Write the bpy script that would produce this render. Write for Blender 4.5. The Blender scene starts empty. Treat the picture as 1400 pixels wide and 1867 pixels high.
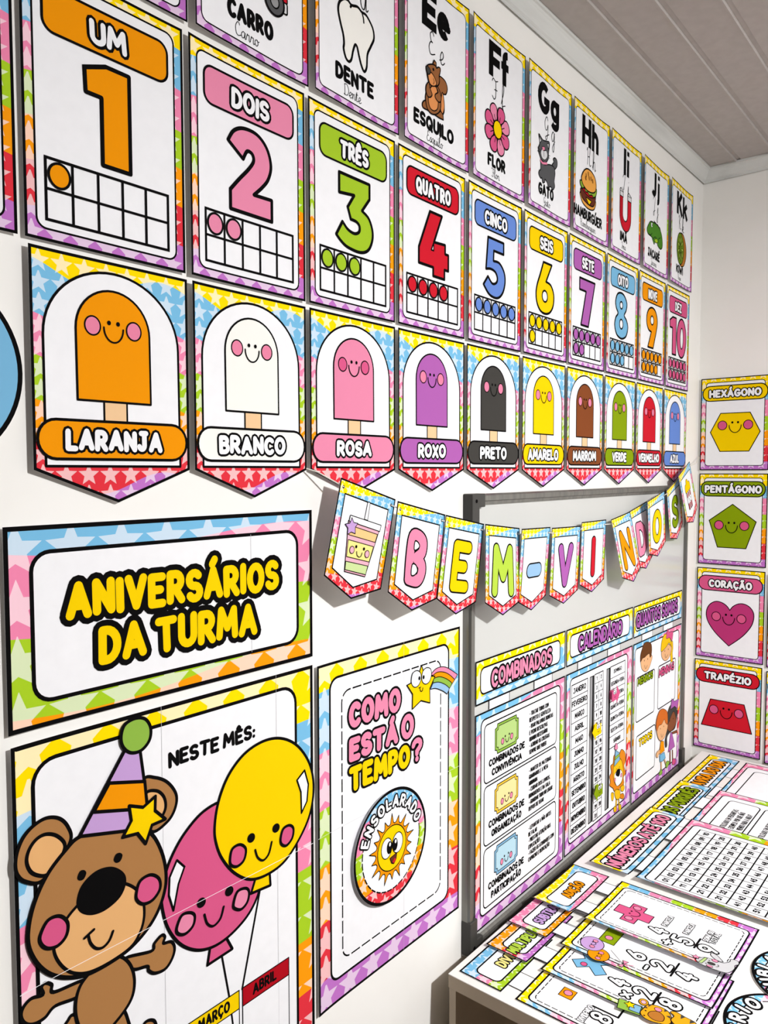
import bpy, bmesh, math, random
from mathutils import Matrix, Vector
from mathutils.geometry import tessellate_polygon
random.seed(7)
sc = bpy.context.scene
COL = sc.collection
PI = math.pi

# ------------------------------------------------------------------ camera
cam_d = bpy.data.cameras.new('camera')
cam = bpy.data.objects.new('camera', cam_d)
COL.objects.link(cam)
FW = Vector((0.767506, 0.638785, -0.053742))
RT = Vector((0.639654, -0.768662, -0.001339))
UP = Vector((0.042165, 0.033349, 0.998554))
cam.matrix_world = Matrix(((RT.x, UP.x, -FW.x, 0.0), (RT.y, UP.y, -FW.y, -0.80834), (RT.z, UP.z, -FW.z, 1.5), (0, 0, 0, 1)))
cam_d.sensor_fit = 'VERTICAL'
cam_d.sensor_height = 36.0
cam_d.lens = 1394.8 / 1867.0 * 36.0
cam_d.clip_start = 0.02
cam_d.shift_y = 0.0
sc.camera = cam

# ------------------------------------------------------------------ light
AMBIENT = 0.035
LAMP_POS = (1.20, -1.95, 2.36)
LAMP_POINT = 24.0
LAMP_DOWN = 26.0
EXPOSURE = 1.4
world = bpy.data.worlds.new('room_light')
sc.world = world
world.use_nodes = True
bg = world.node_tree.nodes['Background']
bg.inputs['Color'].default_value = (0.97, 0.985, 1.0, 1)
bg.inputs['Strength'].default_value = AMBIENT

pl = bpy.data.lights.new('ceiling_bulb', 'POINT')
pl.energy = LAMP_POINT
pl.shadow_soft_size = 0.03
pl.color = (0.99, 0.995, 1.0)
plo = bpy.data.objects.new('ceiling_bulb', pl)
plo.location = LAMP_POS
COL.objects.link(plo)
al = bpy.data.lights.new('added_down_light', 'AREA')  # no separate fixture: downward light added at the bulb to even out its falloff
al.shape = 'DISK'
al.size = 0.08
al.energy = LAMP_DOWN
al.color = (0.99, 0.995, 1.0)
alo = bpy.data.objects.new('added_down_light', al)
alo.location = (LAMP_POS[0], LAMP_POS[1], LAMP_POS[2] - 0.06)
COL.objects.link(alo)

vs = sc.view_settings
vs.view_transform = 'Standard'
vs.look = 'None'
vs.exposure = EXPOSURE
vs.gamma = 1.0
vs.use_curve_mapping = False

# ------------------------------------------------------------------ materials
def lin(h):
    h = h.lstrip('#')
    o = []
    for i in (0, 2, 4):
        c = int(h[i:i + 2], 16) / 255.0
        o.append(c / 12.92 if c <= 0.04045 else ((c + 0.055) / 1.055) ** 2.4)
    return (o[0], o[1], o[2], 1.0)

INK = dict(black='0A090A', white='F3F3F6', cream='F4F2EC', yellow='FFD600', orange='F99B06', pink='EF8FB0', hotpink='DE5C8C',
           magenta='C03A78', red='D41F30', darkred='B5101F', green='A8CC2E', dgreen='8CA50C', purple='B565B5', lilac='CBA4DC', blue='6C8FDB',
           azure='2F56B0', skyblue='7DBCE2', brown='8A4B28', charcoal='454340', wood='F8CFA0', cheek='F08AAA', peach='F2B47C', tan='EBB077',
           bear='B27F4C', bearlight='EDB679', grey='D8D8DA', midgrey='9A9A9C', slate='5A5A5C', seam='C9C9CB', paleyellow='F8EC92',
           palegreen='CFE3A0', paleorange='F8CD8C', palepink='F6B6C8', navy='2B3F8C', skin='EFB887', skindark='8A5235', hair='6A3F1E',
           ginger='D8702A', blond='F2C318', bun='F0A94E', lettuce='8FB33A', meat='6A3223', kiwi='6E8C1E', kiwilight='B8CC58', croc='4E8A2A',
           squirrel='9A623A', squirrelbelly='E8975A', tickgreen='B9D685', tickgreen2='93BD4A', tickyellow='F8E3A0', tickyellow2='F3C740',
           tickblue='B9DCEA', tickblue2='84B5D6', koala='CFCFD2', tiger='F2A81C', lionmane='E58A1E', lion='F5C21A', limegreen='B9D84A',
           steelblue='9CC4E8', string='EDE8DE', crust='B8752E')
_m = {}

def principled(name, color, rough=0.55, metal=0.0, spec=0.3):
    m = bpy.data.materials.new(name)
    m.use_nodes = True
    b = m.node_tree.nodes['Principled BSDF']
    b.inputs['Base Color'].default_value = color
    b.inputs['Roughness'].default_value = rough
    b.inputs['Metallic'].default_value = metal
    b.inputs['Specular IOR Level'].default_value = spec
    return m

def noise_mix(m, c1, c2, scale=20.0, detail=4.0, bump=0.0, lo=0.4, hi=0.6, coord='Object', stretch=(1, 1, 1)):
    nt = m.node_tree
    b = nt.nodes['Principled BSDF']
    tc = nt.nodes.new('ShaderNodeTexCoord')
    mp = nt.nodes.new('ShaderNodeMapping')
    mp.inputs['Scale'].default_value = stretch
    n = nt.nodes.new('ShaderNodeTexNoise')
    n.inputs['Scale'].default_value = scale
    n.inputs['Detail'].default_value = detail
    r = nt.nodes.new('ShaderNodeValToRGB')
    r.color_ramp.elements[0].position = lo
    r.color_ramp.elements[1].position = hi
    r.color_ramp.elements[0].color = c1
    r.color_ramp.elements[1].color = c2
    nt.links.new(tc.outputs[coord], mp.inputs[0])
    nt.links.new(mp.outputs[0], n.inputs['Vector'])
    nt.links.new(n.outputs[0], r.inputs[0])
    nt.links.new(r.outputs[0], b.inputs['Base Color'])
    if bump:
        bp = nt.nodes.new('ShaderNodeBump')
        bp.inputs['Strength'].default_value = bump
        bp.inputs['Distance'].default_value = 0.002
        nt.links.new(n.outputs[0], bp.inputs['Height'])
        nt.links.new(bp.outputs[0], b.inputs['Normal'])
    return m

def ink(k):
    if k in _m:
        return _m[k]
    if k.startswith('rb_'):
        m = rainbow(k)
    else:
        c = lin(INK[k])
        q = 1.0 if k in ('white', 'cream', 'grey') else 0.9
        m = principled('ink_' + k, (c[0] * q, c[1] * q, c[2] * q, 1), 0.8, 0, 0.05)
        if k == 'white':
            m.name = 'printing_paper'
            c = lin(INK[k])
            noise_mix(m, (c[0] * 0.97, c[1] * 0.97, c[2] * 0.97, 1), c, 55, 3, 0.0, 0.3, 0.7)
    _m[k] = m
    return m

BAND = dict(y='FFDC00', b='77BAE0', p='EE86AC', g='A6CC26', o='FA9A0C', r='DE3440', u='BE72C4')
# star spacing (mm), wave amplitude, wave length (mm), phase, stops (fraction of height from the top)
RB = {
    'rb_card': (29, .02, 150, .6, [(0, 'y'), (.10, 'b'), (.265, 'p'), (.43, 'g'), (.585, 'o'), (.74, 'r'), (.90, 'u')]),
    'rb_pen': (26.5, .045, 175, 2.0, [(0, 'y'), (.085, 'b'), (.29, 'p'), (.45, 'g'), (.625, 'o'), (.78, 'r'), (.915, 'u')]),
    'rb_flag': (17, .06, 276, -1.57, [(0, 'y'), (.065, 'b'), (.27, 'p'), (.45, 'g'), (.61, 'o'), (.765, 'r'), (.955, 'u')]),
    'rb_aniv': (62, .05, 560, 3.4, [(0, 'b'), (.115, 'p'), (.52, 'g'), (.915, 'o')]),
    'rb_mes': (62, .012, 500, 0, [(0, 'y'), (.125, 'b'), (.325, 'p'), (.50, 'g'), (.68, 'o'), (.82, 'r'), (.93, 'u')]),
    'rb_tempo': (56, .02, 600, .4, [(0, 'y'), (.085, 'b'), (.255, 'p'), (.42, 'g'), (.585, 'o'), (.75, 'r'), (.915, 'u')]),
    'rb_board': (52, .045, 800, -.9, [(0, 'y'), (.105, 'b'), (.238, 'p'), (.415, 'g'), (.56, 'o'), (.72, 'r'), (.86, 'u')]),
    'rb_op': (27, .30, 780, -.78, [(0, 'y'), (.27, 'b'), (.74, 'p')]),
    'rb_op2': (27, .05, 200, 2.0, [(0, 'p'), (.50, 'g'), (.78, 'o')]),
    'rb_op3': (27, .05, 200, 2.0, [(0, 'o'), (.42, 'r'), (.80, 'u')]),
    'rb_op4': (27, .05, 200, 2.0, [(0, 'b'), (.42, 'p'), (.72, 'g')]),
    'rb_opb': (27, .01, 200, 1.2, [(0, 'y'), (.075, 'b'), (.235, 'p'), (.40, 'g'), (.56, 'o'), (.73, 'r'), (.875, 'u')]),
    'rb_disc': (27, .03, 200, 2.4, [(0, 'b'), (.19, 'p'), (.42, 'g'), (.62, 'o'), (.82, 'r')]),
    'rb_shape': (29, .0, 150, .6, [(0, 'y'), (.13, 'b'), (.26, 'p'), (.43, 'g'), (.58, 'o'), (.74, 'r'), (.91, 'u')]),
}

ROWH = {'rb_aniv': 0.963, 'rb_tempo': 0.836}

def rainbow(key):
    """printed border: colour bands with rows of lighter five-point stars"""
    S, amp, wl, ph, stops = RB[key]
    m = principled('print_rainbow_stars_' + key[3:], (1, 1, 1, 1), 0.8, 0, 0.05)
    nt = m.node_tree
    N, L = nt.nodes, nt.links

    def math_(op, a, b=None, c=None):
        n = N.new('ShaderNodeMath')
        n.operation = op
        for i, v in enumerate((a, b, c)):
            if v is None:
                continue
            if isinstance(v, (int, float)):
                n.inputs[i].default_value = v
            else:
                L.new(v, n.inputs[i])
        return n.outputs[0]
    uv1 = N.new('ShaderNodeUVMap'); uv1.uv_map = 'star'
    uv2 = N.new('ShaderNodeUVMap'); uv2.uv_map = 'band'
    s1 = N.new('ShaderNodeSeparateXYZ'); L.new(uv1.outputs[0], s1.inputs[0])
    s2 = N.new('ShaderNodeSeparateXYZ'); L.new(uv2.outputs[0], s2.inputs[0])
    ramp = N.new('ShaderNodeValToRGB')
    ramp.color_ramp.interpolation = 'CONSTANT'
    els = ramp.color_ramp.elements
    while len(els) > 1:
        els.remove(els[-1])
    els[0].position = 0
    els[0].color = lin(BAND[stops[0][1]])
    for p, k in stops[1:]:
        if p < 1:
            e = els.new(p); e.color = lin(BAND[k])
    wob = math_('MULTIPLY', math_('SINE', math_('ADD', math_('MULTIPLY', s2.outputs[0], 2 * PI / wl), ph)), amp)
    L.new(math_('ADD', s2.outputs[1], wob), ramp.inputs[0])
    RH = ROWH.get(key, 0.86)
    R = 0.495

    def star(ox, oy):
        fx = math_('SUBTRACT', math_('FRACT', math_('ADD', s1.outputs[0], ox)), 0.5)
        fy = math_('MULTIPLY', math_('SUBTRACT', math_('FRACT', math_('ADD', math_('DIVIDE', s1.outputs[1], RH), oy)), 0.5), RH)
        a = math_('ARCTAN2', fx, fy)
        t = math_('FRACT', math_('ADD', math_('DIVIDE', a, 2 * PI / 5), 0.5))
        t = math_('MULTIPLY', math_('ABSOLUTE', math_('SUBTRACT', t, 0.5)), 2 * PI / 5)
        r = math_('SQRT', math_('ADD', math_('MULTIPLY', fx, fx), math_('MULTIPLY', fy, fy)))
        ri = 0.43 * R
        nx = ri * math.sin(PI / 5)
        ny = R - ri * math.cos(PI / 5)
        d = math_('ADD', math_('MULTIPLY', math_('MULTIPLY', r, math_('COSINE', t)), nx), math_('MULTIPLY', math_('MULTIPLY', r, math_('SINE', t)), ny))
        return math_('LESS_THAN', d, R * nx)
    st = star(0, 0)
    mix = N.new('ShaderNodeMix')
    mix.data_type = 'RGBA'
    L.new(math_('MULTIPLY', st, 0.50), mix.inputs[0])
    L.new(ramp.outputs[0], mix.inputs[6])
    mix.inputs[7].default_value = (1, 0.97, 0.97, 1)
    L.new(mix.outputs[2], N['Principled BSDF'].inputs['Base Color'])
    return m

# ------------------------------------------------------------------ scene tree helpers
def tag(o, label=None, cat=None, group=None, kind=None):
    if label: o['label'] = label
    if cat: o['category'] = cat
    if group: o['group'] = group
    if kind: o['kind'] = kind
    return o

def thing(name, label, cat, mw, group=None):
    o = bpy.data.objects.new(name, None)
    o.empty_display_size = 0.03
    COL.objects.link(o)
    o.matrix_world = mw
    return tag(o, label, cat, group)

def frame(origin, ax, ay, az):
    m = Matrix.Identity(4)
    for i in range(3):
        m[i][0] = ax[i]; m[i][1] = ay[i]; m[i][2] = az[i]; m[i][3] = origin[i]
    return m

def on_wall(x, z, d):      # left wall: right = +x, up = +z, out = -y
    return frame((x, -d, z), (1, 0, 0), (0, 0, 1), (0, -1, 0))

def on_side(y, z, x):      # right wall: right = -y, up = +z, out = -x
    return frame((x, y, z), (0, -1, 0), (0, 0, 1), (-1, 0, 0))

def on_table(x, y, z):
    return frame((x, y, z), (1, 0, 0), (0, 1, 0), (0, 0, 1))

# ------------------------------------------------------------------ curves
def cr(pts, closed=False, n=6):
    P = [tuple(p) for p in pts]
    out = []
    N_ = len(P)
    rng = range(N_) if closed else range(N_ - 1)
    for i in rng:
        if closed:
            a, b, c, d = P[(i - 1) % N_], P[i], P[(i + 1) % N_], P[(i + 2) % N_]
        else:
            a, b, c, d = P[max(i - 1, 0)], P[i], P[i + 1], P[min(i + 2, N_ - 1)]
        for k in range(n):
            t = k / n
            t2, t3 = t * t, t * t * t
            out.append(tuple(0.5 * (2 * b[j] + (c[j] - a[j]) * t + (2 * a[j] - 5 * b[j] + 4 * c[j] - d[j]) * t2 + (3 * b[j] - a[j] - 3 * c[j] + d[j]) * t3) for j in (0, 1)))
    if not closed:
        out.append(P[-1])
    return out

def arc(cx, cy, rx, ry, a0, a1, n=12):
    return [(cx + rx * math.cos(math.radians(a0 + (a1 - a0) * i / n)), cy + ry * math.sin(math.radians(a0 + (a1 - a0) * i / n))) for i in range(n + 1)]

def ell(cx, cy, rx, ry=None, rot=0, n=28):
    ry = rx if ry is None else ry
    c, s = math.cos(math.radians(rot)), math.sin(math.radians(rot))
    o = []
    for i in range(n):
        a = 2 * PI * i / n
        x, y = rx * math.cos(a), ry * math.sin(a)
        o.append((cx + x * c - y * s, cy + x * s + y * c))
    return o

def rrect(x0, y0, x1, y1, r, n=6):
    if x0 > x1: x0, x1 = x1, x0
    if y0 > y1: y0, y1 = y1, y0
    o = []
    for cx, cy, a in ((x1 - r, y1 - r, 0), (x0 + r, y1 - r, 90), (x0 + r, y0 + r, 180), (x1 - r, y0 + r, 270)):
        o += arc(cx, cy, r, r, a, a + 90, n)
    return o

def rect(x0, y0, x1, y1):
    return [(x0, y0), (x1, y0), (x1, y1), (x0, y1)]

def starpts(cx, cy, R, k=0.45, rot=0, n=5):
    o = []
    for i in range(2 * n):
        a = math.radians(90 + rot) + i * PI / n
        r = R if i % 2 == 0 else R * k
        o.append((cx + r * math.cos(a), cy + r * math.sin(a)))
    return o

# ------------------------------------------------------------------ flat printed artwork, in millimetres
LAYER = 0.06

class Art:
    """draws printed shapes on a sheet; one Art per part.  u to the right, v up, all in mm from (ox, oy)"""
    def __init__(s, name, parent, z=0.0, ox=0.0, oy=0.0, k=1.0, bend=None, star=(0, 0), band=None, uvkey=None):
        s.name, s.parent, s.z0, s.ox, s.oy, s.k, s.bend = name, parent, z, ox, oy, k, bend
        s.V, s.F, s.M, s.keys = [], [], [], []
        s.layer = 0
        s.micro = 0
        s.star, s.band = star, band
        s.lock = False

    def key(s, c):
        if c not in s.keys:
            s.keys.append(c)
        return s.keys.index(c)

    def next(s):
        if not s.lock:
            s.layer += 1

    def zz(s):
        s.micro = (s.micro + 1) % 12
        return s.z0 + s.layer * LAYER + s.micro * 0.004

    def face(s, pts, c, z):
        b = len(s.V)
        s.V += [(p[0], p[1], z) for p in pts]
        a = sum(pts[i][0] * pts[(i + 1) % len(pts)][1] - pts[(i + 1) % len(pts)][0] * pts[i][1] for i in range(len(pts)))
        idx = list(range(b, b + len(pts)))
        if a < 0:
            idx.reverse()
        s.F.append(idx)
        s.M.append(s.key(c))

    def poly(s, pts, c):
        s.next()
        z = s.zz()
        if len(pts) <= 4:
            s.face(pts, c, z) if len(pts) == 3 or convex(pts) else s._tess(pts, c, z)
        elif convex(pts):
            s.face(pts, c, z)
        else:
            s._tess(pts, c, z)
        return s

    def _tess(s, pts, c, z):
        for t in tessellate_polygon([[Vector((p[0], p[1], 0)) for p in pts]]):
            s.face([pts[i] for i in t], c, z)

    def slab(s, pts, t, c, top=None):
        """solid sheet of thickness t whose front face lies at z0"""
        b = len(s.V)
        n = len(pts)
        a = sum(pts[i][0] * pts[(i + 1) % n][1] - pts[(i + 1) % n][0] * pts[i][1] for i in range(n))
        if a < 0:
            pts = pts[::-1]
        s.V += [(p[0], p[1], s.z0) for p in pts] + [(p[0], p[1], s.z0 - t) for p in pts]
        kc = s.key(c)
        kt = s.key(top) if top else kc
        if convex(pts):
            tris = [list(range(n))]
        else:
            tris = []
            for tt in tessellate_polygon([[Vector((p[0], p[1], 0)) for p in pts]]):
                q = [pts[i] for i in tt]
                ar = sum(q[i][0] * q[(i + 1) % 3][1] - q[(i + 1) % 3][0] * q[i][1] for i in range(3))
                tris.append(list(tt) if ar > 0 else list(tt)[::-1])
        for tr in tris:
            s.F.append([b + i for i in tr]); s.M.append(kt)
            s.F.append([b + n + i for i in reversed(tr)]); s.M.append(kc)
        for i in range(n):
            j = (i + 1) % n
            s.F.append([b + i, b + n + i, b + n + j, b + j]); s.M.append(kc)
        return s

    # ---- strokes
    def _strip(s, P, w, c, closed=False, cap='round', ext=0.0, disc=8):
        P = [p for i, p in enumerate(P) if i == 0 or (abs(p[0] - P[i - 1][0]) + abs(p[1] - P[i - 1][1])) > 1e-6]
        if closed and len(P) > 2 and abs(P[0][0] - P[-1][0]) + abs(P[0][1] - P[-1][1]) < 1e-6:
            P = P[:-1]
        if len(P) == 1:
            s.face(ell(P[0][0], P[0][1], w / 2, n=disc), c, s.zz())
            return
        n = len(P)
        h = w / 2
        if not closed and ext:
            def push(a, b):
                d = math.hypot(a[0] - b[0], a[1] - b[1])
                return (a[0] + (a[0] - b[0]) / d * ext, a[1] + (a[1] - b[1]) / d * ext)
            P = [push(P[0], P[1])] + list(P[1:-1]) + [push(P[-1], P[-2])]
        # split at sharp corners
        def turn(i):
            a, b, d = P[(i - 1) % n], P[i], P[(i + 1) % n]
            v1 = (b[0] - a[0], b[1] - a[1]); v2 = (d[0] - b[0], d[1] - b[1])
            return abs(math.atan2(v1[0] * v2[1] - v1[1] * v2[0], v1[0] * v2[0] + v1[1] * v2[1]))
        lim = math.radians(100 if cap == 'flat' else 75)
        if closed:
            sh = [i for i in range(n) if turn(i) > lim]
            if sh:
                k = sh[0]
                P = P[k:] + P[:k] + [P[k]]
                n = len(P)
                s._open(P, h, c, lim, 'round' if cap != 'flat' else 'flat', disc)
                if cap == 'flat':
                    s.face(ell(P[0][0], P[0][1], h, n=disc), c, s.zz())
            else:
                s._quads(P + [P[0]], h, c, True)
        else:
            s._open(P, h, c, lim, cap, disc)

    def _open(s, P, h, c, lim, cap, disc):
        n = len(P)
        seg = [P[0]]
        for i in range(1, n):
            seg.append(P[i])
            if i < n - 1:
                a, b, d = P[i - 1], P[i], P[i + 1]
                v1 = (b[0] - a[0], b[1] - a[1]); v2 = (d[0] - b[0], d[1] - b[1])
                t = abs(math.atan2(v1[0] * v2[1] - v1[1] * v2[0], v1[0] * v2[0] + v1[1] * v2[1]))
                if t > lim:
                    s._quads(seg, h, c)
                    s.face(ell(b[0], b[1], h, n=disc), c, s.zz())
                    seg = [b]
        s._quads(seg, h, c)
        if cap == 'round':
            s.face(ell(P[0][0], P[0][1], h, n=disc), c, s.zz())
            s.face(ell(P[-1][0], P[-1][1], h, n=disc), c, s.zz())

    def _quads(s, P, h, c, closed=False):
        n = len(P)
        if n < 2:
            return
        Lf, Rg = [], []
        for i in range(n):
            if closed:
                a, b, d = P[(i - 1) % (n - 1)], P[i % (n - 1)], P[(i + 1) % (n - 1)]
            else:
                a, b, d = P[max(i - 1, 0)], P[i], P[min(i + 1, n - 1)]
            def nrm(p, q):
                x, y = q[0] - p[0], q[1] - p[1]
                l = math.hypot(x, y)
                return None if l < 1e-9 else (-y / l, x / l)
            n1, n2 = nrm(a, b), nrm(b, d)
            n1 = n1 or n2; n2 = n2 or n1
            mx, my = n1[0] + n2[0], n1[1] + n2[1]
            l = math.hypot(mx, my) or 1e-9
            mx, my = mx / l, my / l
            q = h / max(mx * n1[0] + my * n1[1], 0.45)
            Lf.append((b[0] + mx * q, b[1] + my * q)); Rg.append((b[0] - mx * q, b[1] - my * q))
        z = s.zz()
        base = len(s.V)
        for a, b in zip(Lf, Rg):
            s.V.append((a[0], a[1], z)); s.V.append((b[0], b[1], z))
        k = s.key(c)
        for i in range(n - 1):
            s.F.append([base + 2 * i, base + 2 * i + 1, base + 2 * i + 3, base + 2 * i + 2]); s.M.append(k)

    def stroke(s, P, w, c, closed=False, cap='round', ext=0.0, disc=8):
        s.next()
        s._strip(P, w, c, closed, cap, ext, disc)
        return s

    def shape(s, P, fill, lw=1.6, smooth=False, line='black', n=6):
        if smooth:
            P = cr(P, True, n)
        if fill:
            s.poly(P, fill)
        if lw:
            s.stroke(P, lw, line, True)
        return s

    def line(s, P, w=1.6, c='black', smooth=False):
        return s.stroke(cr(P) if smooth else P, w, c)

    def dashed(s, P, w, c, on, off, closed=True):
        s.next()
        if closed:
            P = list(P) + [P[0]]
        acc, pos, cur, vis = 0.0, 0.0, [P[0]], True
        lim = on
        for a, b in zip(P[:-1], P[1:]):
            L_ = math.hypot(b[0] - a[0], b[1] - a[1])
            t = 0.0
            while L_ - t > lim - acc:
                t += lim - acc
                p = (a[0] + (b[0] - a[0]) * t / L_, a[1] + (b[1] - a[1]) * t / L_)
                if vis:
                    cur.append(p)
                    s._strip(cur, w, c, False, 'flat')
                cur = [p]
                vis = not vis
                acc = 0.0
                lim = on if vis else off
            acc += L_ - t
            cur.append(b)
        if vis and len(cur) > 1:
            s._strip(cur, w, c, False, 'flat')

    # ---- lettering
    def text(s, txt, x0, x1, yb, yt, w, fill='black', line=None, lw=0.0, glyphs=None, gap=0.16, path=None, cap='round', jitter=0.0, disc=8, slant=0.0, fit=True):
        """fit txt into the box; w is the stem width in mm, line an outline of lw mm around each letter"""
        G = glyphs or GLYPHS
        h = (yt - yb) - w
        items = []
        x = 0.0
        for ch in txt:
            if ch == ' ':
                x += 0.38
                continue
            base, acc = DEC.get(ch, (ch, None))
            adv, st = G[base]
            items.append((x, adv, st, acc))
            x += adv + gap + (w / h if not fit else 0)
        total = x - gap
        sx = (x1 - x0 - w) / total if fit and total > 0 else h
        # letter gap must also clear the stem, so widen gaps when fitting
        if fit:
            ng = max(len(items) - 1, 0)
            need = ng * w * 0.98
            glyphw = sum(i[1] for i in items)
            sp = (total - glyphw - ng * gap) if ng else 0
            avail = (x1 - x0 - w) - need - sp * h * 0.9
            sx = avail / max(glyphw + ng * 0.03, 0.05)
            sx = max(min(sx, h * 1.5), h * 0.22)
            pos, xx = [], 0.0
            prev = None
            for it in items:
                if prev is not None:
                    xx += prev[1] * sx + w * 0.98 + 0.03 * sx + (it[0] - prev[0] - prev[1] - gap) * h * 0.9
                pos.append(xx)
                prev = it
            tot = xx + items[-1][1] * sx
            off = x0 + w / 2 + ((x1 - x0 - w) - tot) / 2
        strokes = []
        for i, (gx, adv, st, acc) in enumerate(items):
            X = (off + pos[i]) if fit else x0 + w / 2 + gx * sx
            jy = jitter * h * (1 if i % 2 else -1)
            rr = random.Random(i * 7 + len(txt)).uniform(-1, 1) * jitter * 1.3
            cx = X + adv * sx / 2
            allst = list(st)
            for stp in allst:
                strokes.append([(X + p[0] * sx, yb + w / 2 + p[1] * h + jy) for p in stp])
            if acc:
                for stp in ACCENT[acc]:
                    strokes.append([(cx + p[0] * h * 0.75, yb + w / 2 + p[1] * h + jy) for p in stp])
            if jitter:
                k = len(allst) + (len(ACCENT[acc]) if acc else 0)
                for q in range(len(strokes) - k, len(strokes)):
                    strokes[q] = [(cx + (p[0] - cx) * math.cos(rr) - (p[1] - yb - h / 2) * math.sin(rr), yb + h / 2 + (p[0] - cx) * math.sin(rr) + (p[1] - yb - h / 2) * math.cos(rr)) for p in strokes[q]]
        if slant:
            strokes = [[(p[0] + (p[1] - yb) * slant, p[1]) for p in q] for q in strokes]
        if path:
            strokes = [[path(p) for p in q] for q in strokes]
        if line:
            s.next()
            for q in strokes:
                s._strip(q, w + 2 * lw, line, False, cap, lw if cap == 'flat' else 0, disc)
        s.next()
        for q in strokes:
            s._strip(q, w, fill, False, cap, 0, disc)
        return s

    def top(s):
        return s.z0 + s.layer * LAYER + 0.07

    def build(s):
        me = bpy.data.meshes.new(s.name)
        kk = 0.001 * s.k
        me.from_pydata([((x + s.ox) * kk, (y + s.oy) * kk, z * 0.001) for x, y, z in s.V], [], s.F)
        for k in s.keys:
            me.materials.append(ink(k))
        me.polygons.foreach_set('material_index', s.M)
        if s.bend:
            f, cuts, axis = s.bend
            bm = bmesh.new()
            bm.from_mesh(me)
            for cu in cuts:
                co = ((cu + s.ox) * kk, 0, 0) if axis == 0 else (0, (cu + s.oy) * kk, 0)
                bmesh.ops.bisect_plane(bm, geom=bm.verts[:] + bm.edges[:] + bm.faces[:], plane_co=co, plane_no=(1, 0, 0) if axis == 0 else (0, 1, 0), dist=1e-7)
            cs = sorted(cuts)
            for v in bm.verts:
                t = v.co.x / kk - s.ox if axis == 0 else v.co.y / kk - s.oy
                v.co.z += 0.001 * pl_interp(f, cs, t)
            bm.to_mesh(me)
            bm.free()
        if any(k.startswith('rb_') for k in s.keys):
            kk_ = [k for k in s.keys if k.startswith('rb_')][0]
            S = RB[kk_][0]
            top, hgt = s.band
            l1 = me.uv_layers.new(name='star')
            l2 = me.uv_layers.new(name='band')
            vs_ = [v.co for v in me.vertices]
            a1, a2 = [], []
            for lp in me.loops:
                c = vs_[lp.vertex_index]
                x, y = c.x / kk - s.ox, c.y / kk - s.oy
                a1 += [x / S + s.star[0], y / S + s.star[1]]
                a2 += [x, (top - y) / hgt]
            me.uv_layers['star'].data.foreach_set('uv', a1)
            me.uv_layers['band'].data.foreach_set('uv', a2)
        me.update()
        o = bpy.data.objects.new(s.name, me)
        COL.objects.link(o)
        o.parent = s.parent
        return o

def pl_interp(f, cs, t):
    if t <= cs[0]:
        return f(cs[0]) if t > cs[0] - 1e-3 else f(t)
    if t >= cs[-1]:
        return f(cs[-1]) if t < cs[-1] + 1e-3 else f(t)
    for a, b in zip(cs[:-1], cs[1:]):
        if t <= b:
            k = (t - a) / (b - a)
            return f(a) * (1 - k) + f(b) * k
    return f(t)

def convex(P):
    n = len(P)
    sg = 0
    for i in range(n):
        a, b, c = P[i], P[(i + 1) % n], P[(i + 2) % n]
        z = (b[0] - a[0]) * (c[1] - b[1]) - (b[1] - a[1]) * (c[0] - b[0])
        if abs(z) < 1e-9:
            continue
        if sg == 0:
            sg = 1 if z > 0 else -1
        elif (z > 0) != (sg > 0):
            return False
    return True

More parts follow.
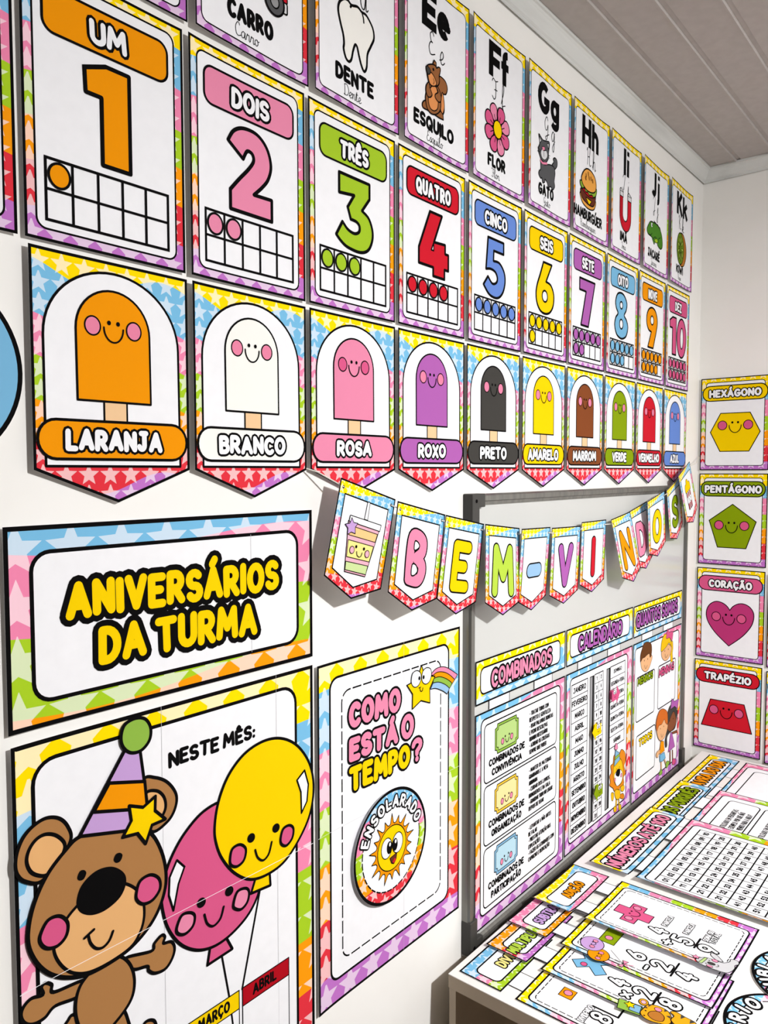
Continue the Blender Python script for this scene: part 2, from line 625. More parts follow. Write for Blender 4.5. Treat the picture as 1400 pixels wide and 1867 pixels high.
# ------------------------------------------------------------------ lettering: every letter is a few pen strokes on a 0..1 cap height
def _g():
    G = {}
    A = arc
    G['A'] = (.72, [[(0, 0), (.36, 1), (.72, 0)], [(.14, .32), (.58, .32)]])
    G['B'] = (.56, [[(0, 0), (0, 1), (.25, 1)] + A(.27, .77, .24, .23, 90, -90, 8) + [(0, .54)], [(0, .54), (.28, .54)] + A(.29, .27, .27, .27, 90, -90, 8) + [(0, 0)]])
    G['C'] = (.62, [A(.36, .5, .36, .5, 48, 312, 16)])
    G['D'] = (.6, [[(0, 0), (0, 1), (.15, 1)] + A(.16, .5, .44, .5, 90, -90, 12) + [(0, 0)]])
    G['E'] = (.52, [[(.52, 1), (0, 1), (0, 0), (.52, 0)], [(0, .52), (.42, .52)]])
    G['F'] = (.52, [[(.52, 1), (0, 1), (0, 0)], [(0, .5), (.42, .5)]])
    G['G'] = (.68, [A(.37, .5, .37, .5, 50, 345, 16) + [(.7, .45), (.42, .45)]])
    G['H'] = (.62, [[(0, 0), (0, 1)], [(.62, 0), (.62, 1)], [(0, .5), (.62, .5)]])
    G['I'] = (.02, [[(.01, 0), (.01, 1)]])
    G['J'] = (.5, [[(.12, 1), (.5, 1)], [(.36, 1), (.36, .25)] + A(.16, .25, .2, .25, 0, -160, 8)])
    G['K'] = (.58, [[(0, 0), (0, 1)], [(.55, 1), (.02, .42)], [(.16, .55), (.58, 0)]])
    G['L'] = (.5, [[(0, 1), (0, 0), (.5, 0)]])
    G['M'] = (.84, [[(0, 0), (.08, 1), (.42, .3), (.76, 1), (.84, 0)]])
    G['N'] = (.62, [[(0, 0), (0, 1), (.62, 0), (.62, 1)]])
    G['O'] = (.72, [A(.36, .5, .36, .5, 90, 450, 20)])
    G['P'] = (.54, [[(0, 0), (0, 1), (.26, 1)] + A(.27, .72, .27, .28, 90, -90, 9) + [(0, .44)]])
    G['Q'] = (.74, [A(.36, .5, .36, .5, 90, 450, 20), [(.46, .28), (.72, -.06)]])
    G['R'] = (.58, [[(0, 0), (0, 1), (.26, 1)] + A(.27, .73, .27, .27, 90, -90, 9) + [(0, .46)], [(.24, .46), (.58, 0)]])
    G['S'] = (.56, [A(.29, .745, .27, .255, 35, 262, 10) + A(.28, .25, .28, .25, 82, -150, 10)])
    G['T'] = (.68, [[(0, 1), (.68, 1)], [(.34, 1), (.34, 0)]])
    G['U'] = (.6, [[(0, 1), (0, .32)] + A(.3, .31, .3, .31, 180, 360, 10) + [(.6, 1)]])
    G['V'] = (.68, [[(0, 1), (.34, 0), (.68, 1)]])
    G['W'] = (.98, [[(0, 1), (.24, 0), (.49, .8), (.74, 0), (.98, 1)]])
    G['X'] = (.62, [[(0, 1), (.62, 0)], [(.62, 1), (0, 0)]])
    G['Y'] = (.62, [[(0, 1), (.31, .48), (.62, 1)], [(.31, .48), (.31, 0)]])
    G['Z'] = (.58, [[(0, 1), (.58, 1), (0, 0), (.58, 0)]])
    G['0'] = (.58, [A(.29, .5, .29, .5, 90, 450, 18)])
    G['1'] = (.24, [[(0, .8), (.22, 1), (.22, 0)]])
    G['2'] = (.56, [A(.28, .72, .27, .28, 165, -25, 9) + [(0, 0), (.56, 0)]])
    G['3'] = (.52, [A(.25, .75, .26, .25, 150, -90, 9), A(.25, .26, .28, .26, 88, -150, 10)])
    G['4'] = (.6, [[(.3, 1), (0, .36), (.6, .36)], [(.44, .66), (.44, 0)]])
    G['5'] = (.54, [[(.5, 1), (.06, 1), (.02, .56)] + A(.25, .31, .29, .31, 105, -150, 11)])
    G['6'] = (.56, [[(.42, 1), (.1, .52)] + A(.28, .29, .28, .29, 140, -215, 14)])
    G['7'] = (.54, [[(0, 1), (.54, 1), (.18, 0)]])
    G['8'] = (.56, [A(.28, .76, .24, .24, -90, 270, 14), A(.28, .26, .28, .26, 90, 450, 14)])
    G['9'] = (.56, [A(.28, .7, .28, .3, -40, 320, 14) + [(.5, .5), (.26, 0)]])
    G['-'] = (.4, [[(0, .45), (.4, .45)]])
    G['+'] = (.5, [[(0, .42), (.5, .42)], [(.25, .17), (.25, .67)]])
    G['x'] = (.46, [[(0, .16), (.46, .66)], [(0, .66), (.46, .16)]])
    G['?'] = (.5, [A(.25, .75, .25, .25, 170, -50, 9) + [(.25, .42), (.25, .3)], [(.25, .0)]])
    G[':'] = (.02, [[(.01, .12)], [(.01, .6)]])
    G['.'] = (.02, [[(.01, 0)]])
    G[','] = (.04, [[(.03, .05), (0, -.12)]])
    return G
GLYPHS = _g()
DEC = {'Á': ('A', 'acute'), 'Ã': ('A', 'tilde'), 'Â': ('A', 'circ'), 'É': ('E', 'acute'), 'Ê': ('E', 'circ'), 'Ó': ('O', 'acute'), 'Ú': ('U', 'acute'),
       'Í': ('I', 'acute'), 'Ç': ('C', 'ced'), 'Õ': ('O', 'tilde')}
ACCENT = {'acute': [[(-.06, 1.24), (.1, 1.42)]], 'circ': [[(-.17, 1.24), (0, 1.38), (.17, 1.24)]],
          'tilde': [[(-.2, 1.24), (-.08, 1.34), (.08, 1.25), (.2, 1.35)]], 'ced': [[(0, -.06), (.08, -.16), (-.02, -.27)]]}

# heavy upright pair letters (Ee, Ff ...): flat ended strokes
def _h():
    A = arc
    H = {k: GLYPHS[k] for k in 'CDEFGHIK'}
    q = .165
    H['E'] = (.46, [[(.62, 1), (0, 1)], [(0, 1 + q), (0, -q)], [(0, 0), (.62, 0)], [(0, .5), (.56, .5)]])
    H['F'] = (.46, [[(.62, 1), (0, 1)], [(0, 1 + q), (0, -q)], [(0, .46), (.54, .46)]])
    H['H'] = (.56, [[(0, -q), (0, 1 + q)], [(.56, -q), (.56, 1 + q)], [(0, .5), (.56, .5)]])
    H['I'] = (.02, [[(.01, -q), (.01, 1 + q)]])
    H['J'] = (.34, [[(.32, 1 + q), (.32, .22)] + A(.13, .2, .19, .22, 0, -150, 8)])
    H['K'] = (.5, [[(0, -q), (0, 1 + q)], [(.52, 1.14), (.04, .45)], [(.14, .62), (.58, -.14)]])
    H['G'] = (.62, [A(.34, .5, .34, .5, 48, 330, 14) + [(.64, .42), (.34, .42)]])
    H['e'] = (.5, [[(.02, .36), (.56, .36)] + A(.26, .34, .25, .34, 5, 318, 14)])
    H['f'] = (.42, [A(.4, .9, .24, .2, 85, 180, 6) + [(.16, .8), (.16, -q)], [(-.1, .6), (.5, .6)]])
    H['g'] = (.5, [A(.24, .34, .24, .34, 0, 360, 14), [(.49, .82), (.49, -.16)] + A(.24, -.16, .25, .22, 0, -150, 8)])
    H['h'] = (.46, [[(0, -q), (0, 1 + q)], [(0, .4)] + A(.22, .44, .24, .26, 165, 0, 8) + [(.46, -q)]])
    H['i'] = (.02, [[(.01, -q), (.01, .74)], [(.01, .94), (.01, 1.18)]])
    H['j'] = (.16, [[(.14, .78), (.14, -.18)] + A(.0, -.18, .14, .16, 0, -100, 5), [(.14, .96), (.14, 1.2)]])
    H['k'] = (.44, [[(0, -q), (0, 1 + q)], [(.46, .76), (.04, .3)], [(.14, .44), (.52, -.14)]])
    return H
HEAVY = _h()

# joined handwriting, x height 0.5
def _c():
    C = {}
    def S(adv, *st):
        return (adv, [cr(p, False, 4) if len(p) > 2 else p for p in st])
    C['a'] = S(.5, [(.38, .42), (.22, .5), (.04, .28), (.12, .02), (.3, .1), (.4, .46), (.38, .1), (.44, 0), (.52, .08)])
    C['b'] = S(.44, [(0, .1), (.24, .7), (.2, 1), (.1, .8), (.1, .1), (.22, 0), (.36, .2), (.3, .42), (.46, .4)])
    C['c'] = S(.4, [(.34, .4), (.2, .5), (.05, .26), (.16, 0), (.4, .1)])
    C['d'] = S(.5, [(.38, .42), (.22, .5), (.04, .28), (.12, .02), (.3, .1), (.4, 1), (.38, .1), (.44, 0), (.52, .08)])
    C['e'] = S(.4, [(0, .1), (.22, .2), (.32, .38), (.2, .5), (.07, .28), (.14, .02), (.28, 0), (.42, .12)])
    C['f'] = S(.4, [(0, .1), (.24, .7), (.22, 1), (.12, .8), (.12, -.4), (.2, -.5), (.24, -.2), (.14, 0), (.4, .12)])
    C['g'] = S(.48, [(.38, .42), (.22, .5), (.04, .28), (.12, .02), (.3, .1), (.4, .46), (.36, -.35), (.24, -.5), (.16, -.3), (.46, .08)])
    C['h'] = S(.5, [(0, .1), (.22, .7), (.18, 1), (.08, .8), (.08, 0), (.14, .34), (.28, .48), (.36, .34), (.36, .06), (.42, 0), (.5, .1)])
    C['i'] = S(.24, [(0, .1), (.1, .48), (.1, .08), (.16, 0), (.26, .1)], [(.12, .72), (.13, .74)])
    C['j'] = S(.24, [(0, .1), (.14, .48), (.12, -.35), (.02, -.5), (-.06, -.3), (.24, .08)], [(.16, .72), (.17, .74)])
    C['k'] = S(.46, [(0, .1), (.22, .7), (.18, 1), (.08, .8), (.08, 0), (.14, .32), (.3, .44), (.28, .24), (.12, .24), (.3, .02), (.46, .08)])
    C['l'] = S(.3, [(0, .1), (.22, .7), (.18, 1), (.08, .8), (.1, .08), (.18, 0), (.32, .1)])
    C['m'] = S(.72, [(0, .36), (.06, .48), (.1, .3), (.1, 0), (.16, .36), (.26, .48), (.32, .3), (.32, 0), (.38, .36), (.5, .48), (.56, .3), (.56, .06), (.62, 0), (.72, .1)])
    C['n'] = S(.5, [(0, .36), (.06, .48), (.1, .3), (.1, 0), (.16, .36), (.28, .48), (.36, .3), (.36, .06), (.42, 0), (.52, .1)])
    C['o'] = S(.44, [(.28, .48), (.1, .42), (.05, .18), (.18, 0), (.34, .14), (.32, .4), (.24, .48), (.34, .36), (.48, .42)])
    C['q'] = S(.5, [(.38, .42), (.22, .5), (.04, .28), (.12, .02), (.3, .1), (.4, .46), (.38, -.5), (.4, -.1), (.5, .08)])
    C['r'] = S(.42, [(0, .1), (.12, .5), (.16, .42), (.3, .44), (.3, .08), (.36, 0), (.44, .1)])
    C['s'] = S(.34, [(0, .1), (.18, .5), (.28, .2), (.22, .0), (.08, .04), (.36, .1)])
    C['t'] = S(.34, [(0, .1), (.14, .8), (.13, .1), (.2, 0), (.34, .1)], [(.02, .58), (.28, .6)])
    C['u'] = S(.48, [(0, .3), (.06, .48), (.06, .1), (.16, 0), (.3, .12), (.36, .48), (.36, .08), (.42, 0), (.5, .1)])
    C['w'] = S(.6, [(0, .3), (.06, .48), (.06, .1), (.16, 0), (.28, .1), (.3, .44), (.32, .1), (.42, 0), (.52, .14), (.52, .44), (.62, .42)])
    C['B'] = S(.6, [(.1, .9), (.16, 0)], [(.05, .8), (.3, 1), (.5, .8), (.2, .55), (.55, .3), (.3, 0), (.05, .1)])
    C['C'] = S(.56, [(.42, .82), (.36, .98), (.2, .96), (.04, .6), (.1, .14), (.3, 0), (.58, .14)])
    C['D'] = S(.66, [(.1, .95), (.12, .05), (.02, .06), (.2, .0), (.48, .1), (.62, .5), (.4, .95), (.06, .9)])
    C['E'] = S(.52, [(.42, .86), (.3, 1), (.14, .86), (.2, .6), (.32, .54), (.16, .52), (.04, .26), (.18, 0), (.52, .12)])
    C['F'] = S(.56, [(.02, .84), (.12, .98), (.34, .9), (.56, .98)], [(.36, .9), (.36, .2), (.2, 0), (.04, .12)], [(.24, .48), (.5, .5)])
    C['G'] = S(.54, [(.4, .84), (.34, .98), (.2, .96), (.04, .64), (.12, .3), (.3, .32), (.42, .6), (.4, .1), (.24, -.25), (.14, -.1), (.56, .14)])
    C['H'] = S(.64, [(.02, .8), (.14, .98), (.18, .6), (.12, 0)], [(.5, 1), (.42, .5), (.44, .06), (.54, 0), (.66, .1)], [(.16, .46), (.44, .52)])
    C['I'] = S(.44, [(.02, .78), (.14, .96), (.4, .96), (.3, .4), (.18, 0), (.02, .14)])
    C['J'] = S(.44, [(.02, .78), (.14, .96), (.42, .96), (.34, .3), (.22, -.3), (.1, -.1), (.46, .12)])
    C['K'] = S(.62, [(.04, .84), (.14, .98), (.16, 0)], [(.52, .96), (.2, .5), (.36, .4), (.44, .06), (.62, .1)])
    return C
CURSIVE = _c()

def cursive(art, txt, cx, yb, size, w=0.8, c='black', sx=1.0, gap=0.0):
    x = 0
    it = []
    for ch in txt:
        if ch == ' ':
            x += .3
            continue
        adv, st = CURSIVE[ch]
        it.append((x, st))
        x += adv + gap
    art.next()
    x0 = cx - x * size * sx / 2
    for gx, st in it:
        for p in st:
            art._strip([(x0 + (gx + q[0]) * size * sx, yb + q[1] * size) for q in p], w, c, False, 'round', 0, 5)

# ------------------------------------------------------------------ room
XR = 2.56
ZC = 2.447
def mesh_obj(name, V, F, mat, parent=None, mats=None, mi=None, smooth=False):
    me = bpy.data.meshes.new(name)
    me.from_pydata(V, [], F)
    for m in (mats or [mat]):
        me.materials.append(m)
    if mi:
        me.polygons.foreach_set('material_index', mi)
    if smooth:
        me.polygons.foreach_set('use_smooth', [True] * len(me.polygons))
    me.update()
    o = bpy.data.objects.new(name, me)
    COL.objects.link(o)
    o.parent = parent
    return o

def box(V, F, x0, y0, z0, x1, y1, z1):
    b = len(V)
    V += [(x0, y0, z0), (x1, y0, z0), (x1, y1, z0), (x0, y1, z0), (x0, y0, z1), (x1, y0, z1), (x1, y1, z1), (x0, y1, z1)]
    F += [[b + i for i in q] for q in ((0, 3, 2, 1), (4, 5, 6, 7), (0, 1, 5, 4), (1, 2, 6, 5), (2, 3, 7, 6), (3, 0, 4, 7))]

def boxes(name, L, mat, parent=None, bevel=0.0):
    V, F = [], []
    for q in L:
        box(V, F, *q)
    o = mesh_obj(name, V, F, mat, parent)
    if bevel:
        m = o.modifiers.new('bevel', 'BEVEL')
        m.width = bevel
        m.segments = 2
    return o

wall_mat = principled('cream_wall_paint', lin('F3F0E8'), 0.7, 0, 0.2)
noise_mix(wall_mat, lin('F2F0EB'), lin('F6F4F0'), 6, 8, 0.25, 0.3, 0.7)
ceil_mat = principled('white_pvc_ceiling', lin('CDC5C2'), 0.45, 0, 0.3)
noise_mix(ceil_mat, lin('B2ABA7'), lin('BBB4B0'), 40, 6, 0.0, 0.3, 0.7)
trim_mat = principled('pvc_crown_trim', lin('E2E2DE'), 0.4, 0, 0.3)
noise_mix(trim_mat, lin('C6C7C4'), lin('D8D9D6'), 9, 5, 0.0, 0.3, 0.5, stretch=(0.3, 1, 3))
floor_mat = principled('floor_tile', lin('B9AFA2'), 0.4)
noise_mix(floor_mat, lin('5E5043'), lin('70604F'), 5, 5)

V, F = [], []
box(V, F, -1.4, 0.0, -0.02, XR + 0.1, 0.1, ZC + 0.05)
tag(mesh_obj('wall_left', V, F, wall_mat), kind='structure')
V, F = [], []
box(V, F, XR, -3.2, -0.02, XR + 0.1, 0.0, ZC + 0.05)
tag(mesh_obj('wall_right', V, F, wall_mat), kind='structure')
V, F = [], []
box(V, F, -1.4, -3.2, -0.12, XR + 0.1, 0.1, 0.0)
tag(mesh_obj('floor', V, F, floor_mat), kind='structure')
# boarded ceiling: long PVC boards with a fine groove and raised lip at every joint
V, F = [], []
prof = [(0.0, 0.0)]
y = -0.108
while y > -3.2:
    prof += [(y + 0.007, 0.0), (y + 0.005, -0.0045), (y + 0.0012, -0.005), (y - 0.0005, 0.001), (y - 0.009, 0.004), (y - 0.011, 0.0)]
    y -= 0.104
prof.append((-3.2, 0.0))
for i, (py, pz) in enumerate(prof):
    V += [(-1.4, py, ZC + pz), (XR + 0.05, py, ZC + pz)]
for i in range(len(prof) - 1):
    F.append([2 * i, 2 * i + 1, 2 * i + 3, 2 * i + 2])
b = len(V)
V += [(-1.4, 0, ZC + .06), (XR + .05, 0, ZC + .06), (XR + .05, -3.2, ZC + .06), (-1.4, -3.2, ZC + .06)]
F += [[b, b + 3, b + 2, b + 1]]
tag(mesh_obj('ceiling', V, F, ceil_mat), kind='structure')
# crown trim, mitred in the corner.  profile: distance from wall, height under the ceiling
tp = [(0.0045, -0.028), (0.0045, -0.040), (0.006, -0.040), (0.006, -0.034), (0.010, -0.031), (0.016, -0.022), (0.022, -0.012), (0.026, -0.008), (0.030, -0.007), (0.030, 0.0)]
V, F = [], []
for a, h in tp:
    V += [(-1.4, -a, ZC + h), (XR - a, -a, ZC + h)]
for i in range(len(tp) - 1):
    F.append([2 * i, 2 * i + 1, 2 * i + 3, 2 * i + 2])
tag(mesh_obj('trim_1', V, F, trim_mat), kind='structure')
V, F = [], []
for a, h in tp:
    V += [(XR - a, -a, ZC + h), (XR - a, -3.2, ZC + h)]
for i in range(len(tp) - 1):
    F.append([2 * i, 2 * i + 1, 2 * i + 3, 2 * i + 2])
tag(mesh_obj('trim_2', V, F, trim_mat), kind='structure')

# ------------------------------------------------------------------ desk
white_lam = principled('white_laminate', lin('F0EEE9'), 0.35, 0, 0.35)
noise_mix(white_lam, lin('EDEBE6'), lin('F3F1EC'), 9, 3, 0, 0.3, 0.7)
desk_shade = principled('desk_shaded_sides', lin('CFC4B4'), 0.5)  # shade put into the colour: desk sides and panels toned darker than the top
noise_mix(desk_shade, lin('AA9B86'), lin('B8A994'), 12, 4, 0, 0.3, 0.7)
TZ = 0.586
desk = thing('desk', 'white laminate desk against the wall below the whiteboard, covered with printed posters', 'desk', on_table(1.85, -0.40, 0.0))
def rel(L):
    return [(a - 1.85, b + 0.40, c, d - 1.85, e + 0.40, f) for a, b, c, d, e, f in L]
boxes('desktop', rel([(1.108, -0.80, TZ - 0.0015, 2.545, -0.037, TZ)]), white_lam, desk)
boxes('desktop_edge', rel([(1.108, -0.80, TZ - 0.026, 2.545, -0.037, TZ - 0.0015)]), desk_shade, desk, 0.001)
boxes('back_panel', rel([(1.110, -0.052, 0.05, 2.543, -0.038, TZ - 0.026)]), desk_shade, desk)
boxes('side_panel', rel([(1.62, -0.76, 0.0, 1.638, -0.052, TZ - 0.026)]), desk_shade, desk)
boxes('side_panel', rel([(2.50, -0.76, 0.0, 2.518, -0.052, TZ - 0.026)]), desk_shade, desk)

# ------------------------------------------------------------------ whiteboard
alu = principled('grey_aluminium', lin('8F8E88'), 0.42, 0.75, 0.5)
noise_mix(alu, lin('747370'), lin('86857F'), 3, 2, 0, 0.3, 0.7, stretch=(40, 1, 1))
blackp = principled('dark_plastic', lin('3C3B38'), 0.45)
wb_mat = principled('whiteboard_lacquer', lin('C9CAC7'), 0.16, 0, 0.5)
WX0, WX1, WZ0, WZ1 = 1.205, 2.428, 0.560, 1.4555
wb = thing('whiteboard', 'large whiteboard in a grey metal frame with dark corner caps, hung on the left wall', 'whiteboard', on_wall((WX0 + WX1) / 2, WZ0, 0.0))
WW, WH = (WX1 - WX0) / 2, WZ1 - WZ0
boxes('board_surface', [(-WW + .01, .01, 0.001, WW - .01, WH - .01, 0.0115)], wb_mat, wb)
def bar(name, a, b, w, vert, out, dep=0.018):
    """rail with a rounded front lip; out = which side is the outer one"""
    pr = [(0, 0), (0, dep * .75), (w * .15, dep), (w * .62, dep), (w * .7, dep * .82), (w, dep * .78), (w, 0)]
    V, F = [], []
    for q, t in ((a, 0), (b, 1)):
        for (c, z) in pr:
            if vert:
                V.append((q[0] + out * c, q[1], z))
            else:
                V.append((q[0], q[1] + out * c, z))
    n = len(pr)
    for i in range(n):
        j = (i + 1) % n
        F.append([i, j, n + j, n + i])
    F.append(list(range(n))); F.append(list(range(n, 2 * n))[::-1])
    o = mesh_obj(name, V, F, alu, wb)
    bm = bmesh.new(); bm.from_mesh(o.data); bmesh.ops.recalc_face_normals(bm, faces=bm.faces); bm.to_mesh(o.data); bm.free()
bar('frame_rail', (-WW, .0), (-WW, WH), .021, True, 1)
bar('frame_rail', (WW, .0), (WW, WH), .021, True, -1)
bar('frame_rail', (-WW, WH), (WW, WH), .021, False, -1)
# the bottom rail is a deeper rounded pen ledge
V, F = [], []
pr = [(0, 0)] + [(0.030 * (1 - math.cos(a)) / 2, 0.019 * math.sin(a)) for a in [PI * i / 12 for i in range(1, 12)]] + [(0.030, 0)]
for q in (-WW, WW):
    V += [(q, c - 0.004, z) for c, z in pr]
n = len(pr)
F = [[i, i + 1, n + i + 1, n + i] for i in range(n - 1)] + [list(range(n)), list(range(n, 2 * n))[::-1]]
pl_ = mesh_obj('pen_ledge', V, F, alu, wb, smooth=False)
def capo(x, y, sx, sy):
    V, F = [], []
    a, d = 0.046, 0.0215
    L_ = [(0, 0), (a, 0), (a, .026), (.026, .026), (.026, .068), (0, .068)]
    P = [(x + sx * p[0] - sx * .001, y + sy * p[1] - sy * .001) for p in L_]
    V = [(p[0], p[1], 0) for p in P] + [(p[0], p[1], d) for p in P]
    F = [[i, (i + 1) % 6, 6 + (i + 1) % 6, 6 + i] for i in range(6)] + [[6, 7, 8, 9], [6, 9, 10, 11], [0, 3, 2, 1], [0, 5, 4, 3]]
    o = mesh_obj('corner_cap', V, F, blackp, wb)
    bm = bmesh.new(); bm.from_mesh(o.data); bmesh.ops.recalc_face_normals(bm, faces=bm.faces); bm.to_mesh(o.data); bm.free()
    mo = o.modifiers.new('bevel', 'BEVEL'); mo.width = 0.002; mo.segments = 2
    q = Art('screw_hole', o, d * 1000 + .3)
    q.poly(ell((x + sx * .013) * 1000, (y + sy * .013) * 1000, 3.6), 'black')
    q.build()
capo(-WW, WH, 1, -1); capo(WW, WH, -1, -1); capo(-WW, 0, 1, 1); capo(WW, 0, -1, 1)

# ------------------------------------------------------------------ wall cards
PAPER_T = 0.35
def scaled(x, z, d):
    k = 1 - d / 0.80834
    return x * k, 1.5 + (z - 1.5) * k, k

def lift(a, b, W=200):
    """a sheet whose left edge stands a mm and right edge b mm further off the wall"""
    f = lambda t: a * math.exp(-max(t, 0) / 26.0) + b * math.exp(-max(W - t, 0) / 20.0)
    return (f, [W * q for q in (.03, .07, .12, .2, .32, .5, .7, .82, .9, .96)], 0)

def tape(t, pads, d, k):
    a = Art('foam_tape', t, 0, k=k)
    a.z0 = -PAPER_T - 0.02
    x = max(p[0] for p in pads)
    y = max(p[1] for p in pads)
    a.slab(rect(-x, y - 6, x, y + 6), d * 1000 - PAPER_T - 0.1, 'grey')
    return a.build()

def base_sheet(t, outline, panel, rb, ox, oy, k, bend, band, star, lw=3.2, plw=2.2, fill='white', name='sheet'):
    s = Art(name, t, 0, ox, oy, k, bend, star, band)
    s.slab(outline, PAPER_T, 'white', rb)
    # black printed edge just inside the cut line
    s.stroke(inset(outline, lw / 2), lw, 'black', True, cap='flat')
    if panel:
        s.shape(panel, fill, plw)
    return s

def inset(P, d):
    n = len(P)
    ar = sum(P[i][0] * P[(i + 1) % n][1] - P[(i + 1) % n][0] * P[i][1] for i in range(n))
    sg = 1 if ar > 0 else -1
    out = []
    for i in range(n):
        a, b, c = P[i - 1], P[i], P[(i + 1) % n]
        v1 = (b[0] - a[0], b[1] - a[1]); v2 = (c[0] - b[0], c[1] - b[1])
        l1, l2 = math.hypot(*v1), math.hypot(*v2)
        n1 = (-v1[1] / l1 * sg, v1[0] / l1 * sg); n2 = (-v2[1] / l2 * sg, v2[0] / l2 * sg)
        m = (n1[0] + n2[0], n1[1] + n2[1]); l = math.hypot(*m)
        m = (m[0] / l, m[1] / l)
        q = d / max(m[0] * n1[0] + m[1] * n1[1], .3)
        out.append((b[0] + m[0] * q, b[1] + m[1] * q))
    return out

def face_art(a, cx, cy, w, cheek='cheek', line=1.5, eye=2.4, spread=.23, cr_=(9.5, 10), eyes=True, ang=0.0):
    """little smiling face: two dots, a deep smile, two round cheeks; w = distance between cheek centres"""
    c, s_ = math.cos(ang), math.sin(ang)
    R = lambda p: (cx + p[0] * c - p[1] * s_, cy + p[0] * s_ + p[1] * c)
    a.shape([R(p) for p in ell(-w / 2, 0, cr_[0], cr_[1])], cheek, line)
    a.shape([R(p) for p in ell(w / 2, 0, cr_[0], cr_[1])], cheek, line)
    if eyes:
        a.poly([R(p) for p in ell(-w * .11, w * .11, eye, eye * 1.1, 0, 14)], 'black')
        a.lock = True
        a.poly([R(p) for p in ell(w * .11, w * .11, eye, eye * 1.1, 0, 14)], 'black')
        a.lock = False
    a.stroke([R(p) for p in arc(0, w * .0, w * spread, w * .31, 180, 360, 14)], line * 1.1, 'black')

# ---- number cards
CW, CH = 200, 294
NUMS = [  # number, word, colour, description of colour
    (1, 'UM', 'orange', 'orange'), (2, 'DOIS', 'pink', 'pink'), (3, 'TRÊS', 'green', 'lime green'), (4, 'QUATRO', 'red', 'red'), (5, 'CINCO', 'blue', 'blue'),
    (6, 'SEIS', 'yellow', 'yellow'), (7, 'SETE', 'purple', 'purple'), (8, 'OITO', 'skyblue', 'sky blue'), (9, 'NOVE', 'orange', 'orange'), (10, 'DEZ', 'hotpink', 'dark pink')]
def numeral(a, n, c):
    lw = 5.0
    if n == 1:
        a.shape([(71, -95), (97, -85), (126, -85), (126, -195), (91, -195), (91, -121), (72, -121)], c, lw)
    elif n == 2:
        P = cr([(62, -109), (72, -94), (89, -86), (112, -87), (129, -100), (136, -121), (131, -140), (120, -154), (105, -168)]) + [(137, -167), (137, -196), (65, -196), (65, -171)] + cr([(65, -171), (80, -154), (96, -137), (105, -124), (103, -115), (94, -114), (87, -126)])[1:]
        a.shape(P, c, lw)
    elif n == 3:
        P = [(66, -88), (136, -88), (136, -111), (118, -133)] + cr([(118, -133), (134, -141), (143, -158), (142, -175), (132, -191), (113, -198), (85, -196), (70, -190), (59, -182)])[1:] + [(73, -160)] + cr([(73, -160), (85, -169), (100, -172), (111, -167), (112, -158), (105, -153), (92, -152)])[1:] + [(85, -135), (100, -114), (66, -118)]
        a.shape(P, c, lw)
    elif n == 4:
        a.shape([(90, -88), (126, -88), (102, -138), (136, -136), (136, -152), (146, -152), (146, -180), (134, -180), (134, -197), (100, -197), (100, -182), (58, -182), (58, -155)], c, lw)
        a.shape([(94, -153), (101, -139), (101, -153)], 'white', 3.0)
    elif n == 5:
        P = [(72, -88), (130, -88), (130, -110), (93, -110), (92, -130)] + cr([(92, -130), (114, -130), (132, -144), (136, -163), (129, -183), (115, -196), (98, -200), (76, -196), (56, -181)])[1:] + [(72, -163)] + cr([(72, -163), (88, -174), (103, -170), (107, -160), (99, -150), (82, -147), (65, -150)])[1:]
        a.shape(P, c, lw)
    elif n == 6:
        P = [(88, -90), (126, -90), (100, -130)] + cr([(100, -130), (122, -134), (136, -152), (134, -176), (119, -193), (97, -199), (75, -195), (60, -180), (56, -160), (62, -140), (74, -118), (88, -90)])[1:-1]
        a.shape(P, c, lw)
        a.shape(ell(95, -162, 12, 12), 'white', 4)
    elif n == 7:
        a.shape([(57, -89), (140, -89), (106, -197), (66, -197), (92, -116), (57, -116)], c, lw)
    elif n == 8:
        P = cr([(91, -83), (112, -88), (128, -104), (124, -122), (112, -137), (127, -148), (136, -165), (127, -187), (107, -197), (86, -198), (64, -190), (52, -170), (58, -150), (72, -137), (60, -124), (56, -108), (68, -89)], True)
        a.shape(P, c, lw)
        a.shape(ell(92, -114, 9, 9), 'white', 4); a.shape(ell(93, -162, 11, 12), 'white', 4)
    elif n == 9:
        P = [(110, -197), (70, -197), (95, -153)] + cr([(95, -153), (74, -149), (60, -132), (61, -110), (75, -93), (98, -86), (121, -91), (136, -107), (139, -126), (132, -148), (122, -170), (110, -197)])[1:-1]
        a.shape(P, c, lw)
        a.shape(ell(99, -121, 12, 12), 'white', 4)
    else:
        a.shape([(30, -98), (56, -86), (86, -86), (86, -195), (54, -195), (54, -118), (32, -118)], c, lw)
        a.shape(ell(133, -140, 40, 58, 0, 36), c, lw)
        a.shape(ell(134, -140, 13, 31, 0, 28), 'white', 4)

